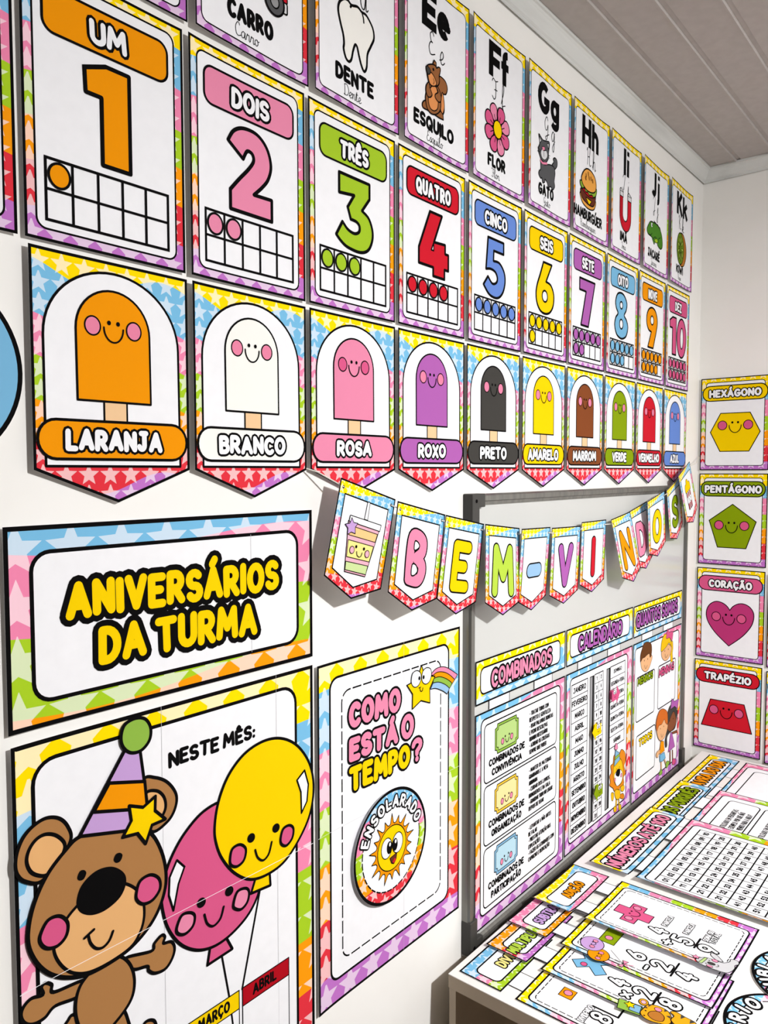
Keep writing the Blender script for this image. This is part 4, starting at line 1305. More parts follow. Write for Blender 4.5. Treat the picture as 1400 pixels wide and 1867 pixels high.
# ------------------------------------------------------------------ weather poster
TW, TH = 383, 547
t = thing('poster', 'tall white poster COMO ESTÁ O TEMPO? with a shooting star, right of the bear poster', 'poster', on_wall(.807 + TW * .0005, 1.2068 - TH * .001, d))
ox, oy = -TW / 2, TH
bend = lift(2.6, .6, TW)
mk = lambda nm, z_=.45: Art(nm, t, z_, ox, oy, 1, bend, (.2, -.186), (0, TH))
s = base_sheet(t, rect(0, -TH, TW, 0), rrect(29, -509, 347, -26, 18), 'rb_tempo', ox, oy, 1, bend, (0, TH), (.2, -.186), 4.2, 3.8)
s.dashed(rrect(56, -484, 322, -51, 18), 2.6, 'black', 21, 4.5)
s.build()
tape(t, [(-170, 530), (170, 530), (-170, 14), (170, 14)], d, 1)
a = mk('fold_crease', .42)
a.stroke([(213, 0), (213, -TH)], .45, 'seam'); a.stroke([(0, -266), (TW, -268)], .6, 'grey')
a.build()
a = mk('title_lettering')
tl = lambda p: (p[0], p[1] + (p[0] - 150) * -.02)
a.text('COMO', 72, 204, -117, -75, 11, 'pink', 'black', 4.0, path=tl, jitter=.015, disc=12)
a.text('ESTÁ', 72, 197, -171, -132, 11, 'pink', 'black', 4.0, path=tl, jitter=.015, disc=12)
a.text('O', 205, 241, -172, -128, 11, 'pink', 'black', 4.0, disc=12)
a.text('TEMPO', 72, 230, -220, -179, 11, 'yellow', 'black', 4.0, path=tl, jitter=.015, disc=12)
a.text('?', 234, 265, -220, -177, 10, 'pink', 'black', 4.0, disc=12)
a.build()
a = mk('shooting_star', .7)
R0, R1, R2_, R3, R4 = [cr(q) for q in ([(290.4, -73.3), (305.5, -65.7), (325.2, -65.5), (345.3, -72.4), (375, -90.1)], [(297.2, -75.6), (311.1, -72.7), (331, -76.7), (348.3, -84.9), (366.1, -98)], [(298.6, -81.7), (316.8, -82.2), (336.8, -89.7), (352.8, -99.4), (357.2, -104.3)], [(297.3, -89.6), (314, -91.6), (331.1, -98.6), (342.6, -105.7), (348.5, -110.9)], [(289.1, -99.4), (305.6, -101.4), (325.4, -110), (334, -115), (341.3, -120)])]
for u_, v_, c in ((R0, R1, 'pink'), (R1, R2_, 'orange'), (R2_, R3, 'tickgreen2'), (R3, R4, 'steelblue')):
    a.shape(u_ + v_[::-1], c, 1.6)
a.shape([(262.8, -50.6), (271.4, -71), (302.8, -78.4), (286.9, -97.2), (287.8, -123.8), (260.8, -113.3), (236, -122.7), (236.8, -96.5), (220.7, -77), (248.9, -73.5)], 'yellow', 2.2)
for q, p in (([(232.9, -70.1), (237.2, -59.1), (248.9, -57), (259.4, -63.7), (260.2, -76), (252.1, -84.7), (242.4, -85.3), (234.7, -79.3)], [(255.7, -72.1)]), ([(262.9, -72.5), (266, -61.8), (276.7, -57.5), (289, -62.4), (291.2, -74.3), (284.9, -84.5), (274.1, -86.6), (265.3, -81.1)], [(267.9, -72.7)])):
    a.shape(q, 'white', 1.8, True)
    a.poly(ell(p[0][0], p[0][1], 3.0, 3.8, 0, 16), 'black')
a.line([(257.4, -89.1), (258.2, -94.1), (261.3, -96.9), (264.8, -95.6), (266.1, -91.5)], 1.8, smooth=True); a.line([(253.7, -89.1), (260, -88.5)], 1.6)
a.build()

def weather_disc(mw, label, word, a0, a1, inner=None, R=97, size=1.0):
    t = thing('weather_disc', label, 'weather disc', mw, 'round weather discs')
    A_ = lambda nm, z_=0.0: Art(nm, t, z_, 0, 0, 1, None, (.2, .3), (R, 2 * R))
    s = A_('disc')
    s.slab(ell(0, 0, R, R, 0, 72), .5, 'white', 'rb_disc')
    s.stroke(ell(0, 0, R - 2.6, R - 2.6, 0, 72), 5.2, 'black', True)
    s.poly(ell(0, 0, 76, 76, 0, 60), 'white')
    s.dashed(ell(0, 0, 76, 76, 0, 72), 2.4, 'black', 12, 3)
    s.build()
    return t, A_
def arc_text(a, word, R, a0, a1, w, h, fill='white', line='black', lw=3.0):
    n = len(word)
    for q, ch in enumerate(word):
        an = math.radians(a0 + (a1 - a0) * (q / max(n - 1, 1)))
        cx, cy = R * math.cos(an), R * math.sin(an)
        th = an - PI / 2
        half = max(GLYPHS[ch][0], .05) * h * .42 + w * .5
        def path(p, th=th, cx=cx, cy=cy):
            return (cx + p[0] * math.cos(th) - p[1] * math.sin(th), cy + p[0] * math.sin(th) + p[1] * math.cos(th))
        a.layer = 0
        a.next(); zl = a.layer
        a.text(ch, -half, half, -h / 2, h / 2, w, fill, line, lw, path=path)
t, A_ = weather_disc(on_wall(.808 + .1725 * .9945, 1.2065 - .340, .0095), 'round weather disc ENSOLARADO with a smiling sun, stuck on the weather poster', 'ENSOLARADO', 160, 20)
tape(t, [(-40, 0), (40, 0)], .0055, 1)
for o in t.children:
    pass
a = A_('sun', .3)
sp = []
for q in range(18):
    an = 2 * PI * q / 18 + PI / 2
    rt = 60 if q % 2 == 0 else 54
    sp += [((rt) * math.cos(an), -5 + rt * math.sin(an)), (44 * math.cos(an + .09), -5 + 44 * math.sin(an + .09)), (42 * math.cos(an + PI / 18), -5 + 42 * math.sin(an + PI / 18)), (44 * math.cos(an + .26), -5 + 44 * math.sin(an + .26))]
a.shape(sp, 'orange', 1.6)
a.shape(ell(0, -4, 38, 38, 0, 40), 'yellow', 1.8)
for sx_ in (-1, 1):
    a.shape(ell(sx_ * 14.5, 0, 14, 17.5, 0, 26), 'white', 1.6)
    a.poly(ell(sx_ * 7.5, -1, 7, 11, 0, 20), 'black')
    a.poly(ell(sx_ * 7.5 + 1.5, 4, 2.6, 3.4, 0, 12), 'white')
a.shape([(-6, -20), (12, -17), (10, -27), (4, -33), (-2, -30)], 'meat', 1.6)
a.shape([(0, -29), (6, -24), (10, -27), (4, -32)], 'red', 0)
a.build()
a = A_('lettering', .8)
arc_text(a, 'ENSOLARADO', 75, 158, 22, 4.6, 21, lw=2.6)
a.build()

# ------------------------------------------------------------------ BEM-VINDOS garland
POSES = [('drink', (0.8347, -0.0292, 1.4902, -0.0134, 0.2671, 0.0237)), ('B', (0.9647, -0.033, 1.4513, -0.0313, 0.2055, 0.0109)), ('E', (1.0959, -0.0356, 1.4232, 0.0019, 0.1731, 0.0513)),
         ('M', (1.2231, -0.0363, 1.4001, -0.0782, 0.1144, 0.0412)), ('-', (1.3478, -0.0433, 1.3838, 0.0378, 0.032, 0.061)), ('V', (1.4968, -0.0325, 1.3766, 0.016, 0.0215, -0.0082)),
         ('I', (1.6588, -0.0245, 1.38, 0.0165, 0.0021, 0.0026)), ('N', (1.8092, -0.0269, 1.3778, -0.2001, -0.108, 0.0385)), ('D', (1.9171, -0.0275, 1.3916, -0.1017, -0.1841, 0.0)),
         ('O', (2.0189, -0.0417, 1.4175, 0.0145, -0.1907, 0.0273)), ('S', (2.2002, -0.0272, 1.4431, -0.01, -0.2743, 0.0623)), ('pop', (2.2629, -0.039, 1.4841, -0.0959, -0.3256, 0.071))]
FC = {'B': ('pink', 'pink'), 'E': ('yellow', 'yellow'), 'M': ('limegreen', 'lime green'), '-': ('steelblue', 'pale blue'), 'V': ('purple', 'purple'), 'I': ('red', 'red'), 'N': ('orange', 'orange'),
      'D': ('pink', 'pink'), 'O': ('yellow', 'yellow'), 'S': ('dgreen', 'green')}
GL = {'B': [cr([(50, -118), (48, -85), (50, -52), (66, -49), (80, -57), (80, -74), (68, -84)]), cr([(66, -85), (82, -95), (84, -110), (74, -122), (50, -121)])],
      'E': [[(90, -50), (48, -50), (48, -122), (90, -122)], [(48, -86), (80, -86)]],
      'M': [[(36, -126), (42, -46), (69, -98), (96, -46), (102, -126)]],
      '-': [[(49, -88), (90, -88)]],
      'V': [[(45, -48), (69, -124), (93, -48)]],
      'I': [[(69, -48), (69, -124)]],
      'N': [[(40, -126), (42, -46), (97, -126), (97, -46)]],
      'D': [[(46, -50), (46, -122), (66, -122), (84, -110), (92, -88), (86, -66), (70, -52), (46, -50)]],
      'O': [arc(69, -86, 26, 36, 90, 450, 24)],
      'S': [[(90, -62), (82, -52), (66, -49), (51, -57), (51, -72), (64, -83), (79, -91), (88, -103), (83, -117), (68, -123), (52, -119), (44, -110)]]}
holes = []
for nm, x in POSES:
    rot = Vector(x[3:])
    Rm = Matrix.Rotation(rot.length, 3, rot.normalized())
    ex, ey, ez = Rm @ Vector((1, 0, 0)), Rm @ Vector((0, 0, 1)), Rm @ Vector((0, -1, 0))
    o = Vector(x[:3])
    if nm == 'D':
        o = Vector((0, -.80834, 1.5)) + (o - Vector((0, -.80834, 1.5))) * 1.014
    org = o + ex * .069 - ey * .173
    what = {'drink': 'rainbow bordered garland flag with a smiling striped drink cup', 'pop': 'garland flag with a red striped popcorn box, last one by the corner',
            '-': 'garland flag with a %s dash, between the flags M and V' % 'pale blue'}.get(nm)
    if not what:
        what = 'rainbow bordered garland flag with the %s letter %s' % (FC[nm][1], nm)
    t = thing('garland_flag', what, 'garland flag', frame(org, ex, ey, ez), 'welcome garland flags')
    r = random.Random(hash(nm[0]) % 97 + len(holes))
    r0 = {'N': 5.0, 'D': 3.0, 'S': 2.0}.get(nm, 1.2)
    bend = (lambda y, r0=r0: r0 * math.cos((y + 173) / 173 * PI) * -.5 + r0 * .5, [-20, -50, -80, -110, -140, -160], 1)
    A_ = lambda nm_, z_=0.0: Art(nm_, t, z_, -69, 173, 1, bend, (.15, .4), (0, 173))
    O = [(0, 0), (0, -148), (69, -173), (138, -148), (138, 0)]
    I_ = [(15, -21), (15, -134), (69, -155), (123, -134), (123, -21)]
    s = base_sheet(t, O, None, 'rb_flag', -69, 173, 1, bend, (0, 173), (.15, .4), 2.6)
    s.poly(I_, 'white'); s.stroke(I_, 2.2, 'black', True, cap='flat')
    for hx in (9, 129):
        s.poly(ell(hx, -12, 2.6, 2.6, 0, 14), 'black')
    s.build()
    if nm in GL:
        a = A_('letter', .6)
        w = {'-': 26, 'I': 19, 'M': 20, 'N': 19}.get(nm, 20)
        a.next()
        for P in GL[nm]:
            P = cr(P) if nm in 'S' else P
            a._strip(P, w + 6, 'black', nm == 'O', disc=20)
        a.next()
        for P in GL[nm]:
            P = cr(P) if nm in 'S' else P
            a._strip(P, w, FC[nm][0], nm == 'O', disc=20)
        if nm == 'B':
            a.poly(cr([(57, -58), (57, -72), (65, -71), (71, -65), (66, -59)], True), 'white'); a.stroke(cr([(57, -58), (57, -72), (65, -71), (71, -65), (66, -59)], True), 2.6, 'black', True)
            a.poly(cr([(56, -97), (56, -114), (65, -114), (72, -106), (66, -97)], True), 'white'); a.stroke(cr([(56, -97), (56, -114), (65, -114), (72, -106), (66, -97)], True), 2.6, 'black', True)
        a.build()
    elif nm == 'drink':
        a = A_('drink_cup', .6)
        a.shape([(69.7, -20.9), (75.3, -20.7), (76.3, -48.6), (68.3, -48.7)], 'white', 1.3)
        a.shape([(32.3, -58.3), (108, -59.4), (92.2, -134.9), (42.6, -134.7)], 'palepink', 1.4)
        for q, c in (([(43.1, -64.7), (105.4, -65.1), (102.8, -78.4), (37.6, -79.2)], 'paleorange'), ([(38.6, -86.5), (100.5, -85.6), (96.2, -110.8), (41.3, -112.1)], 'paleyellow'), ([(41.4, -119.1), (94.3, -117.6), (92.7, -131.5), (42.7, -131.8)], 'palegreen')):
            a.shape(q, c, 1.3)
        a.shape([(34.2, -49.7), (110.3, -49.2), (109.5, -59.5), (33.3, -59.1)], 'white', 1.4)
        a.shape([(38, -52.6), (44.2, -59), (53.9, -58.2), (49.5, -65), (51.7, -74.9), (42.2, -74.2), (34.6, -79.3), (33.2, -70), (25.7, -65.3), (35.6, -61.7)], 'lilac', 1.3)
        a.build()
        z_ = a.top()
        a = A_('face', z_)
        for e in [(59.3, -93.5), (78.2, -93.5)]:
            a.poly(ell(e[0], e[1], 2.3, 2.6, 0, 14), 'black')
        for e in [(50.5, -100.1), (87.3, -99.9)]:
            a.shape(ell(e[0], e[1], 5.2, 5.6, 0, 18), 'palepink', 1.2)
        a.line([(62, -100.4), (63.8, -105.5), (69.5, -107.8), (73.6, -105.4), (75.1, -100.2)], 1.2, smooth=True)
        a.build()
    else:
        a = A_('popcorn_box', .6)
        a.shape([(46, -72), (40, -58), (46, -48), (56, -46), (62, -36), (74, -36), (82, -46), (94, -48), (98, -60), (92, -74)], 'yellow', 1.4, True)
        a.shape([(44, -72), (94, -72), (88, -126), (50, -126)], 'white', 1.6)
        for y0, y1 in ((-74, -88), (-106, -124)):
            for q in range(3):
                xx = 49 + q * 15
                a.shape(rect(xx, y0, xx + 8, y1), 'darkred', .8)
        a.build()
        z_ = a.top()
        a = A_('face', z_)
        for ex_ in (60, 78):
            a.poly(ell(ex_, -94, 2, 2.2, 0, 12), 'black')
        a.line(arc(69, -98, 5, 5, 190, 350, 8), 1.2)
        a.build()
    holes.append((o + ex * .009 - ey * .012, o + ex * .129 - ey * .012, ez))
# the cord: over the gaps between flags, behind each flag
pts = [Vector((0.786, -0.0068, 1.5035)), Vector((0.80, -0.016, 1.4985))]
for a_, b_, n_ in holes:
    pts += [a_ + n_ * .0016, a_ + (b_ - a_) * .02 - n_ * .0022, a_ + (b_ - a_) * .5 - n_ * .003, a_ + (b_ - a_) * .98 - n_ * .0022, b_ + n_ * .0016]
pts += [Vector((2.44, -.034, 1.522)), Vector((2.552, -.006, 1.5437)), Vector((2.557, -.010, 1.535)), Vector((2.5565, -.012, 1.45)), Vector((2.557, -.012, 1.335))]
cu = bpy.data.curves.new('hanging_cord', 'CURVE')
cu.dimensions = '3D'
cu.bevel_depth = .0011
cu.bevel_resolution = 2
sp_ = cu.splines.new('POLY')
sp_.points.add(len(pts) - 1)
for q, p in zip(sp_.points, pts):
    q.co = (*p, 1)
cu.materials.append(ink('string'))
dg = bpy.data.objects.new('hanging_cord', cu)
COL.objects.link(dg)
bpy.context.view_layer.update()
me = bpy.data.meshes.new_from_object(dg)
bpy.data.objects.remove(dg)
co = bpy.data.objects.new('bunting_string', me)
COL.objects.link(co)
tag(co, 'thin cream string threading the garland flags, its end hanging in the corner', 'string')

# ------------------------------------------------------------------ posters on the whiteboard: title strip + paper tabs + body
def board_poster(mw, label, W, th, tabs, b0, b1, title, tcol, tbox, tw, tpanel, k=1, group='hanging title and body posters', bend=None, tz=0.0, rb='rb_board', tl_w=4.6, star=(.2, .30), lw=3.6, pr=14, ipanel=None, tlw=3.4, lift_t=None, name='poster', bendb=None):
    """tabs: list of x ranges; body from b0 to b1 (mm below the top)"""
    t = thing(name, label, 'poster', mw, group)
    H = b1
    ox, oy = -W / 2, H
    bb = bendb or bend
    A_ = lambda nm, z_=0.0, b_=bend: Art(nm, t, z_, ox, oy, k, b_, star, (0, H))
    s = base_sheet(t, rect(0, -th, W, 0), None, rb, ox, oy, k, lift_t or bend, (0, H), star, lw, name='title_strip')
    s.shape(rrect(*tpanel, pr), 'white', tlw)
    z_ = s.top(); s.build()
    a = A_('title_lettering', z_, lift_t or bend)
    x0, x1, yb, yt = tbox
    a.text(title, x0, x1, yb, yt, tw, tcol, 'black', tl_w, jitter=.02)
    a.build()
    for x0, x1 in tabs:
        a = A_('paper_tab', -.3, bb)
        a.slab(rect(x0, -b0 - 6, x1, -th + 6), .25, 'white')
        a.stroke([(x0, -b0 - 6), (x0, -th + 6)], 2.0, 'black', cap='flat'); a.stroke([(x1, -b0 - 6), (x1, -th + 6)], 2.0, 'black', cap='flat')
        a.build()
    s = base_sheet(t, rect(0, -b1, W, -b0), None, rb, ox, oy, k, bb, (0, H), star, lw, name='body_sheet')
    if ipanel:
        s.shape(rrect(*ipanel, pr), 'white', tlw)
    return t, A_, s
d = .0132
# ---- COMBINADOS
lf = lift(.5, .3, 378)
t, A_, s = board_poster(on_wall(1.2295 + .189, 1.1325 - .542, d), 'whiteboard poster COMBINADOS with three smiling tickets and lists of class rules', 378, 88, [(51, 129), (234, 316)], 105, 542,
                        'COMBINADOS', 'pink', (58, 313, -64, -27), 7.5, (18, -69, 352, -17), bend=lf, ipanel=(21, -518, 355, -121))
z_ = s.top(); s.build()
for q, (y0, y1, c1, c2, l1, l2, LS) in enumerate(((-134, -252, 'tickgreen', 'tickgreen2', 'COMBINADOS DE', 'CONVIVÊNCIA', ['- TRATAR TODOS COM', 'RESPEITO E GENTILEZA', '- USAR PALAVRAS BONITAS', 'E PEDIR DESCULPAS', 'QUANDO NECESSÁRIO', '- AJUDAR OS COLEGAS', 'SEMPRE QUE PUDER']),
                                                  (-259, -379, 'tickyellow', 'tickyellow2', 'COMBINADOS DE', 'ORGANIZAÇÃO', ['- MANTER OS MATERIAIS', 'GUARDADOS E A MESA', 'ARRUMADA', '- CUIDAR DOS LIVROS,', 'BRINQUEDOS E DA SALA', '- GUARDAR TUDO NO LUGAR', 'DEPOIS DE USAR']),
                                                  (-386, -506, 'tickblue', 'tickblue2', 'COMBINADOS DE', 'PARTICIPAÇÃO', ['- LEVANTAR A MÃO ANTES', 'DE FALAR', '- PRESTAR ATENÇÃO NAS', 'EXPLICAÇÕES', '- FAZER AS ATIVIDADES COM', 'CAPRICHO E DEDICAÇÃO']))):
    a = A_('rule_box', z_)
    a.shape(rrect(33, y1, 338, y0, 11), 'white', 2.8)
    def tick(x0, yb, x1, yt, c_):
        return [(x0 + c_, yb), (x1 - c_, yb), (x1 - c_ * .8, yb + c_ * .8), (x1, yb + c_), (x1, yt - c_), (x1 - c_ * .8, yt - c_ * .8), (x1 - c_, yt), (x0 + c_, yt), (x0 + c_ * .8, yt - c_ * .8), (x0, yt - c_), (x0, yb + c_), (x0 + c_ * .8, yb + c_ * .8)]
    yy = y0
    a.shape(tick(73, yy - 69, 166, yy - 8, 9), c2, 2.0)
    a.shape(tick(79, yy - 63, 160, yy - 13.5, 8), c1, 1.5)
    a.shape(ell(102, yy - 49, 5.4, 6.4, 0, 16), 'cheek', 1.5); a.shape(ell(138, yy - 48, 5.4, 6.4, 0, 16), 'cheek', 1.5)
    a.poly(ell(112, yy - 41, 2.2, 2.5, 0, 10), 'black'); a.poly(ell(128, yy - 40.5, 2.2, 2.5, 0, 10), 'black')
    a.line(arc(120, yy - 46, 7, 9, 185, 355, 10), 1.7)
    zz_ = a.top(); a.build()
    a = A_('rule_lettering', z_ + .5)
    a.text(l1, 50, 193, yy - 88, yy - 73, 3.7, 'black'); a.text(l2, 61, 181, yy - 109, yy - 94, 3.7, 'black')
    for m, ln in enumerate(LS):
        ex = 211 + len(ln) * (4.9 if len(ln) < 22 else 4.75)
        a.text(ln, 212, min(ex, 330), yy - 25 - m * 14.0, yy - 15 - m * 14.0, 1.9, 'black', disc=5)
    a.build()

# ---- CALENDÁRIO
lf = lift(.5, .3, 393)
t, A_, s = board_poster(on_wall(1.6135 + .1965, 1.1325 - .54, d), 'whiteboard poster CALENDÁRIO with month, day and weekday columns and a small lion', 393, 88, [(62, 140), (233, 312)], 105, 540,
                        'CALENDÁRIO', 'purple', (62, 322, -63, -25), 7.5, (19, -70, 370, -17), bend=lf, ipanel=(21, -518, 361, -121))
z_ = s.top(); s.build()
a = A_('month_column', z_)
MON = ['JANEIRO', 'FEVEREIRO', 'MARÇO', 'ABRIL', 'MAIO', 'JUNHO', 'JULHO', 'AGOSTO', 'SETEMBRO', 'OUTUBRO', 'NOVEMBRO', 'DEZEMBRO']
a.stroke(rect(29, -506, 116, -137), 2.4, 'black', True, cap='flat')
hh = (506 - 137) / 12
for q, mn in enumerate(MON):
    if q:
        a.lock = q > 1
        a.stroke([(29, -137 - hh * q), (116, -137 - hh * q)], 1.8, 'black', cap='flat')
a.lock = False
for q, mn in enumerate(MON):
    wd = min(8 + len(mn) * 8.6, 82)
    cx = 72.5
    a.text(mn, cx - wd / 2, cx + wd / 2, -137 - hh * (q + .5) - 7, -137 - hh * (q + .5) + 7, 3.0, 'black', jitter=.02, disc=6)
a.build()
a = A_('day_column', z_)
a.stroke(rect(156, -509, 206, -137), 2.4, 'black', True, cap='flat')
a.stroke([(181, -509), (181, -137)], 1.6, 'black', cap='flat')
h2 = (509 - 137) / 16
for q in range(16):
    if q:
        a.stroke([(156, -137 - h2 * q), (206, -137 - h2 * q)], 1.5, 'black', cap='flat')
        a.lock = True
a.lock = False
for n_ in range(1, 32):
    q = n_ - 1
    cx, cy = 156 + 25 * (q % 2) + 12.5, -137 - h2 * (q // 2 + .5)
    w_ = 5 if n_ < 10 else 11
    a.text(str(n_), cx - w_ / 2, cx + w_ / 2, cy - 5.5, cy + 5.5, 2.5, 'black', disc=5)
    a.lock = False
a.build()
a = A_('weekday_column', z_)
DAYS = ['DOMINGO', 'SEGUNDA-FEIRA', 'TERÇA-FEIRA', 'QUARTA-FEIRA', 'QUINTA-FEIRA', 'SEXTA-FEIRA', 'SÁBADO']
a.stroke([(250, -352), (250, -137), (345, -137), (345, -352), (250, -352)], 2.4, 'black', cap='flat')
h3 = (352 - 137) / 7
for q, dn in enumerate(DAYS):
    if q:
        a.stroke([(250, -137 - h3 * q), (345, -137 - h3 * q)], 1.6, 'black', cap='flat')
    wd = min(7.4 * len(dn), 86)
    a.text(dn, 297 - wd / 2, 297 + wd / 2, -137 - h3 * (q + .5) - 5.5, -137 - h3 * (q + .5) + 5.5, 2.1, 'black', disc=5)
a.build()
for x0 in (128, 226):        # the two long slots for the pointers
    a = A_('slot', z_)
    a.poly(rect(x0, -507, x0 + 25, -137), 'black')
    a.poly(rect(x0 + 2, -504, x0 + 15, -139), 'midgrey')
    a.build()
a = A_('lion', z_)
a.shape([(265.7, -473.1), (281.6, -477.4), (282.9, -488.2), (277.7, -496.9), (268.5, -491)], 'lion', 1.4, True)
a.shape([(319, -496.5), (342.6, -498.6), (352.5, -509.7), (343.2, -514.3), (319.2, -502.4)], 'lionmane', 1.4, True)
a.shape([(296, -500.3), (303, -502.6), (302.3, -521.5), (293.1, -520.2)], 'lion', 1.2); a.shape([(312.4, -505.8), (318.5, -507.9), (321, -524.1), (314.4, -522.8)], 'lion', 1.2)
a.shape([(283, -516.7), (299, -519.4), (300.9, -532.4), (285.8, -530.5)], 'lion', 1.3, True); a.shape([(315.3, -522.1), (329.4, -525.1), (331.3, -537.3), (318.2, -536.6)], 'lion', 1.3, True)
a.shape([(294.9, -469.5), (287, -478.3), (292.1, -493.3), (305.4, -503.4), (321.6, -503.2), (323.4, -488.4), (313.5, -473.7)], 'lion', 1.5, True)
a.shape([(327.4, -472.4), (344, -474.9), (351.6, -486.1), (342.3, -492.7), (327.9, -486.1)], 'lion', 1.4, True)
a.shape([(277.9, -377.4), (274.1, -395.1), (258.5, -397.9), (263.6, -416.2), (252.8, -424), (257.8, -440.6), (253.7, -448.6), (276.5, -463.5), (283.7, -473.4), (299.6, -473), (316.1, -480.2), (322.8, -474.8), (346.3, -472.8), (343.2, -454.4), (357.2, -447.2), (346.8, -424.6), (355.8, -411.9), (350.2, -389), (328.3, -374), (314.6, -380.6), (293.8, -378.3)], 'lionmane', 1.5, True)
a.shape([(296.4, -386.6), (278.6, -396.4), (274.9, -417.8), (277.9, -437.6), (289.9, -456.5), (308.6, -466.3), (331.8, -464.2), (340.5, -445.8), (337.2, -421.7), (324.7, -400.7)], 'lion', 1.5, True)
a.shape([(282.3, -435.2), (288.7, -425.9), (316.3, -424.9), (333.1, -437.8), (333.9, -457.2), (317.8, -465.5), (296.9, -462.6)], 'white', 1.2, True)
a.poly(cr([(291.3, -432.3), (297.7, -421.1), (316.2, -423), (319, -435.3), (310, -442)], True), 'black')
for q in [(296.7, -417.9), (313.7, -417.4)]:
    a.poly(ell(q[0], q[1], 1.6, 1.8, 0, 10), 'black')
for q in [(285.8, -443.8), (326.3, -443.3)]:
    a.shape(ell(q[0], q[1], 5, 5.5, 0, 14), 'cheek', 1)
a.shape([(286.5, -364), (309.9, -377.3), (315.3, -397.9), (279, -405.9), (282.6, -382.6)], 'tickblue2', 1.3)
a.shape([(285.3, -381.5), (311.4, -380.6), (313, -386.8), (282, -389.9)], 'tickgreen2', 1)
a.shape([(279.4, -357.2), (290.4, -346.2), (300.1, -361.2), (291, -364.3)], 'pink', 1.2, True)
a.build()
def pointer(x, y, c, label, flip, flat=False):
    tt = thing('calendar_pointer', label, 'pointer', on_wall(1.6135 + x * .001, 1.1325 + y * .001, d + .012), 'calendar pointers')
    k_ = -1 if flip else 1
    a = Art('arrow', tt, 0)
    a.slab([(k_ * p[0], p[1]) for p in ((-24, 6), (-4, 28), (-4, 18), (26, 18), (26, -8), (-4, -8), (-4, -18))], 1.0, c, c)
    a.build()
    b = Art('eyes', tt, .1)
    b.shape(ell(k_ * 4, 14, 5, 6, 0, 16), 'white', .9); b.shape(ell(k_ * 14, 14, 5, 6, 0, 16), 'white', .9)
    b.poly(ell(k_ * 5, 13, 1.8, 2.2, 0, 10), 'black'); b.poly(ell(k_ * 13, 13, 1.8, 2.2, 0, 10), 'black')
    b.line(arc(k_ * 9, 4, 5, 4, 190, 350, 8), .9)
    b.build()
    c_ = Art('slot_tongue', tt, -1.02)
    c_.slab(rect(k_ * 10 - 6, -6, k_ * 10 + 6, 16), 10.2, c)
    c_.build()
pointer(146, -278, 'yellow', 'yellow smiling arrow pointer beside the month of May on the calendar', False)
pointer(160, -436, 'dgreen', 'green smiling arrow pointer low down between the calendar columns', False)
pointer(262, -214, 'hotpink', 'pink smiling arrow pointer over the weekday column of the calendar', True)

# ---- QUANTOS SOMOS
lf = lift(.5, .3, 383)
t, A_, s = board_poster(on_wall(2.0135 + .1915, 1.1315 - .55, d), 'whiteboard poster QUANTOS SOMOS with drawn children and boxes MENINOS, MENINAS, TODOS', 383, 88, [(62, 140), (228, 306)], 104, 550,
                        'QUANTOS SOMOS', 'purple', (18, 344, -62, -24), 7.0, (12, -71, 366, -17), bend=lf, ipanel=(12, -525, 361, -120))
z_ = s.top(); s.build()
for bx, w_, c, tb in ((rrect(25, -327, 162, -203, 9), 'MENINOS', 'dgreen', (34, 148, -226, -205)), (rrect(190, -330, 334, -203, 9), 'MENINAS', 'hotpink', (195, 322, -236, -212)), (rrect(30, -492, 173, -368, 9), 'TODOS', 'yellow', (50, 150, -402, -380))):
    a = A_('count_box', z_)
    a.shape(bx, 'white', 3.2)
    a.text(w_, tb[0], tb[1], tb[2], tb[3], 4.6, c, 'black', 2.4, jitter=.02)
    a.build()
z2 = z_ + .4
a = A_('boy_face_drawing', z2)
a.shape([(52.8, -159), (55.3, -171.4), (63.6, -185), (87.6, -196.6), (111.3, -194.6), (130.8, -178.7), (138, -160.3), (97.1, -145), (61.9, -145.9)], 'skin', 1.4, True)
a.shape([(51, -161.7), (50.9, -142.4), (61.1, -127.9), (76, -114.2), (103.6, -114.6), (128.2, -124.2), (135, -139.9), (131.8, -157.6), (121.9, -161.8), (115.3, -149.9), (97.3, -151.1), (81.7, -154.2), (66.1, -154.2)], 'hair', 1.4, True)
for q in [(79.4, -163.1), (103.9, -163.4)]:
    a.poly(ell(q[0], q[1], 2, 2.4, 0, 10), 'black')
a.line([(80.7, -176.5), (89.1, -187.9), (102.7, -180.8)], 1.2, smooth=True)
a.build()
a = A_('girl_face_drawing', z2)
a.shape([(279.2, -154.8), (303.7, -146.2), (309.4, -168.3), (305.7, -183.8), (309.2, -205.5), (302.6, -210.7), (290.9, -205.2), (287.3, -180.4)], 'blond', 1.4, True)
a.shape([(211.6, -166.3), (216.6, -179.8), (232.4, -191.5), (250.2, -196.5), (272.3, -193.6), (289.6, -180.8), (295.4, -162.5), (256.5, -147.6), (222, -157.2)], 'skin', 1.4, True)
a.shape([(211.4, -162.3), (208.5, -146.9), (214.1, -130.7), (228.6, -117.5), (250.4, -116.4), (278, -132.2), (292.5, -150.7), (293.1, -162.1), (274.3, -147.5), (248.1, -155.6)], 'blond', 1.4, True)
a.shape([(248.9, -128.8), (260.8, -102.2), (272.5, -113.7), (304.4, -118.1), (303.1, -136.4), (296.8, -145), (278, -132.2)], 'hotpink', 1.3, True)
for q in [(238.5, -165), (267.2, -165.1)]:
    a.poly(ell(q[0], q[1], 2, 2.4, 0, 10), 'black')
a.line([(240.3, -174.8), (247.5, -187.3), (264.9, -181)], 1.2, smooth=True)
a.build()
a = A_('girl_drawing', z2)
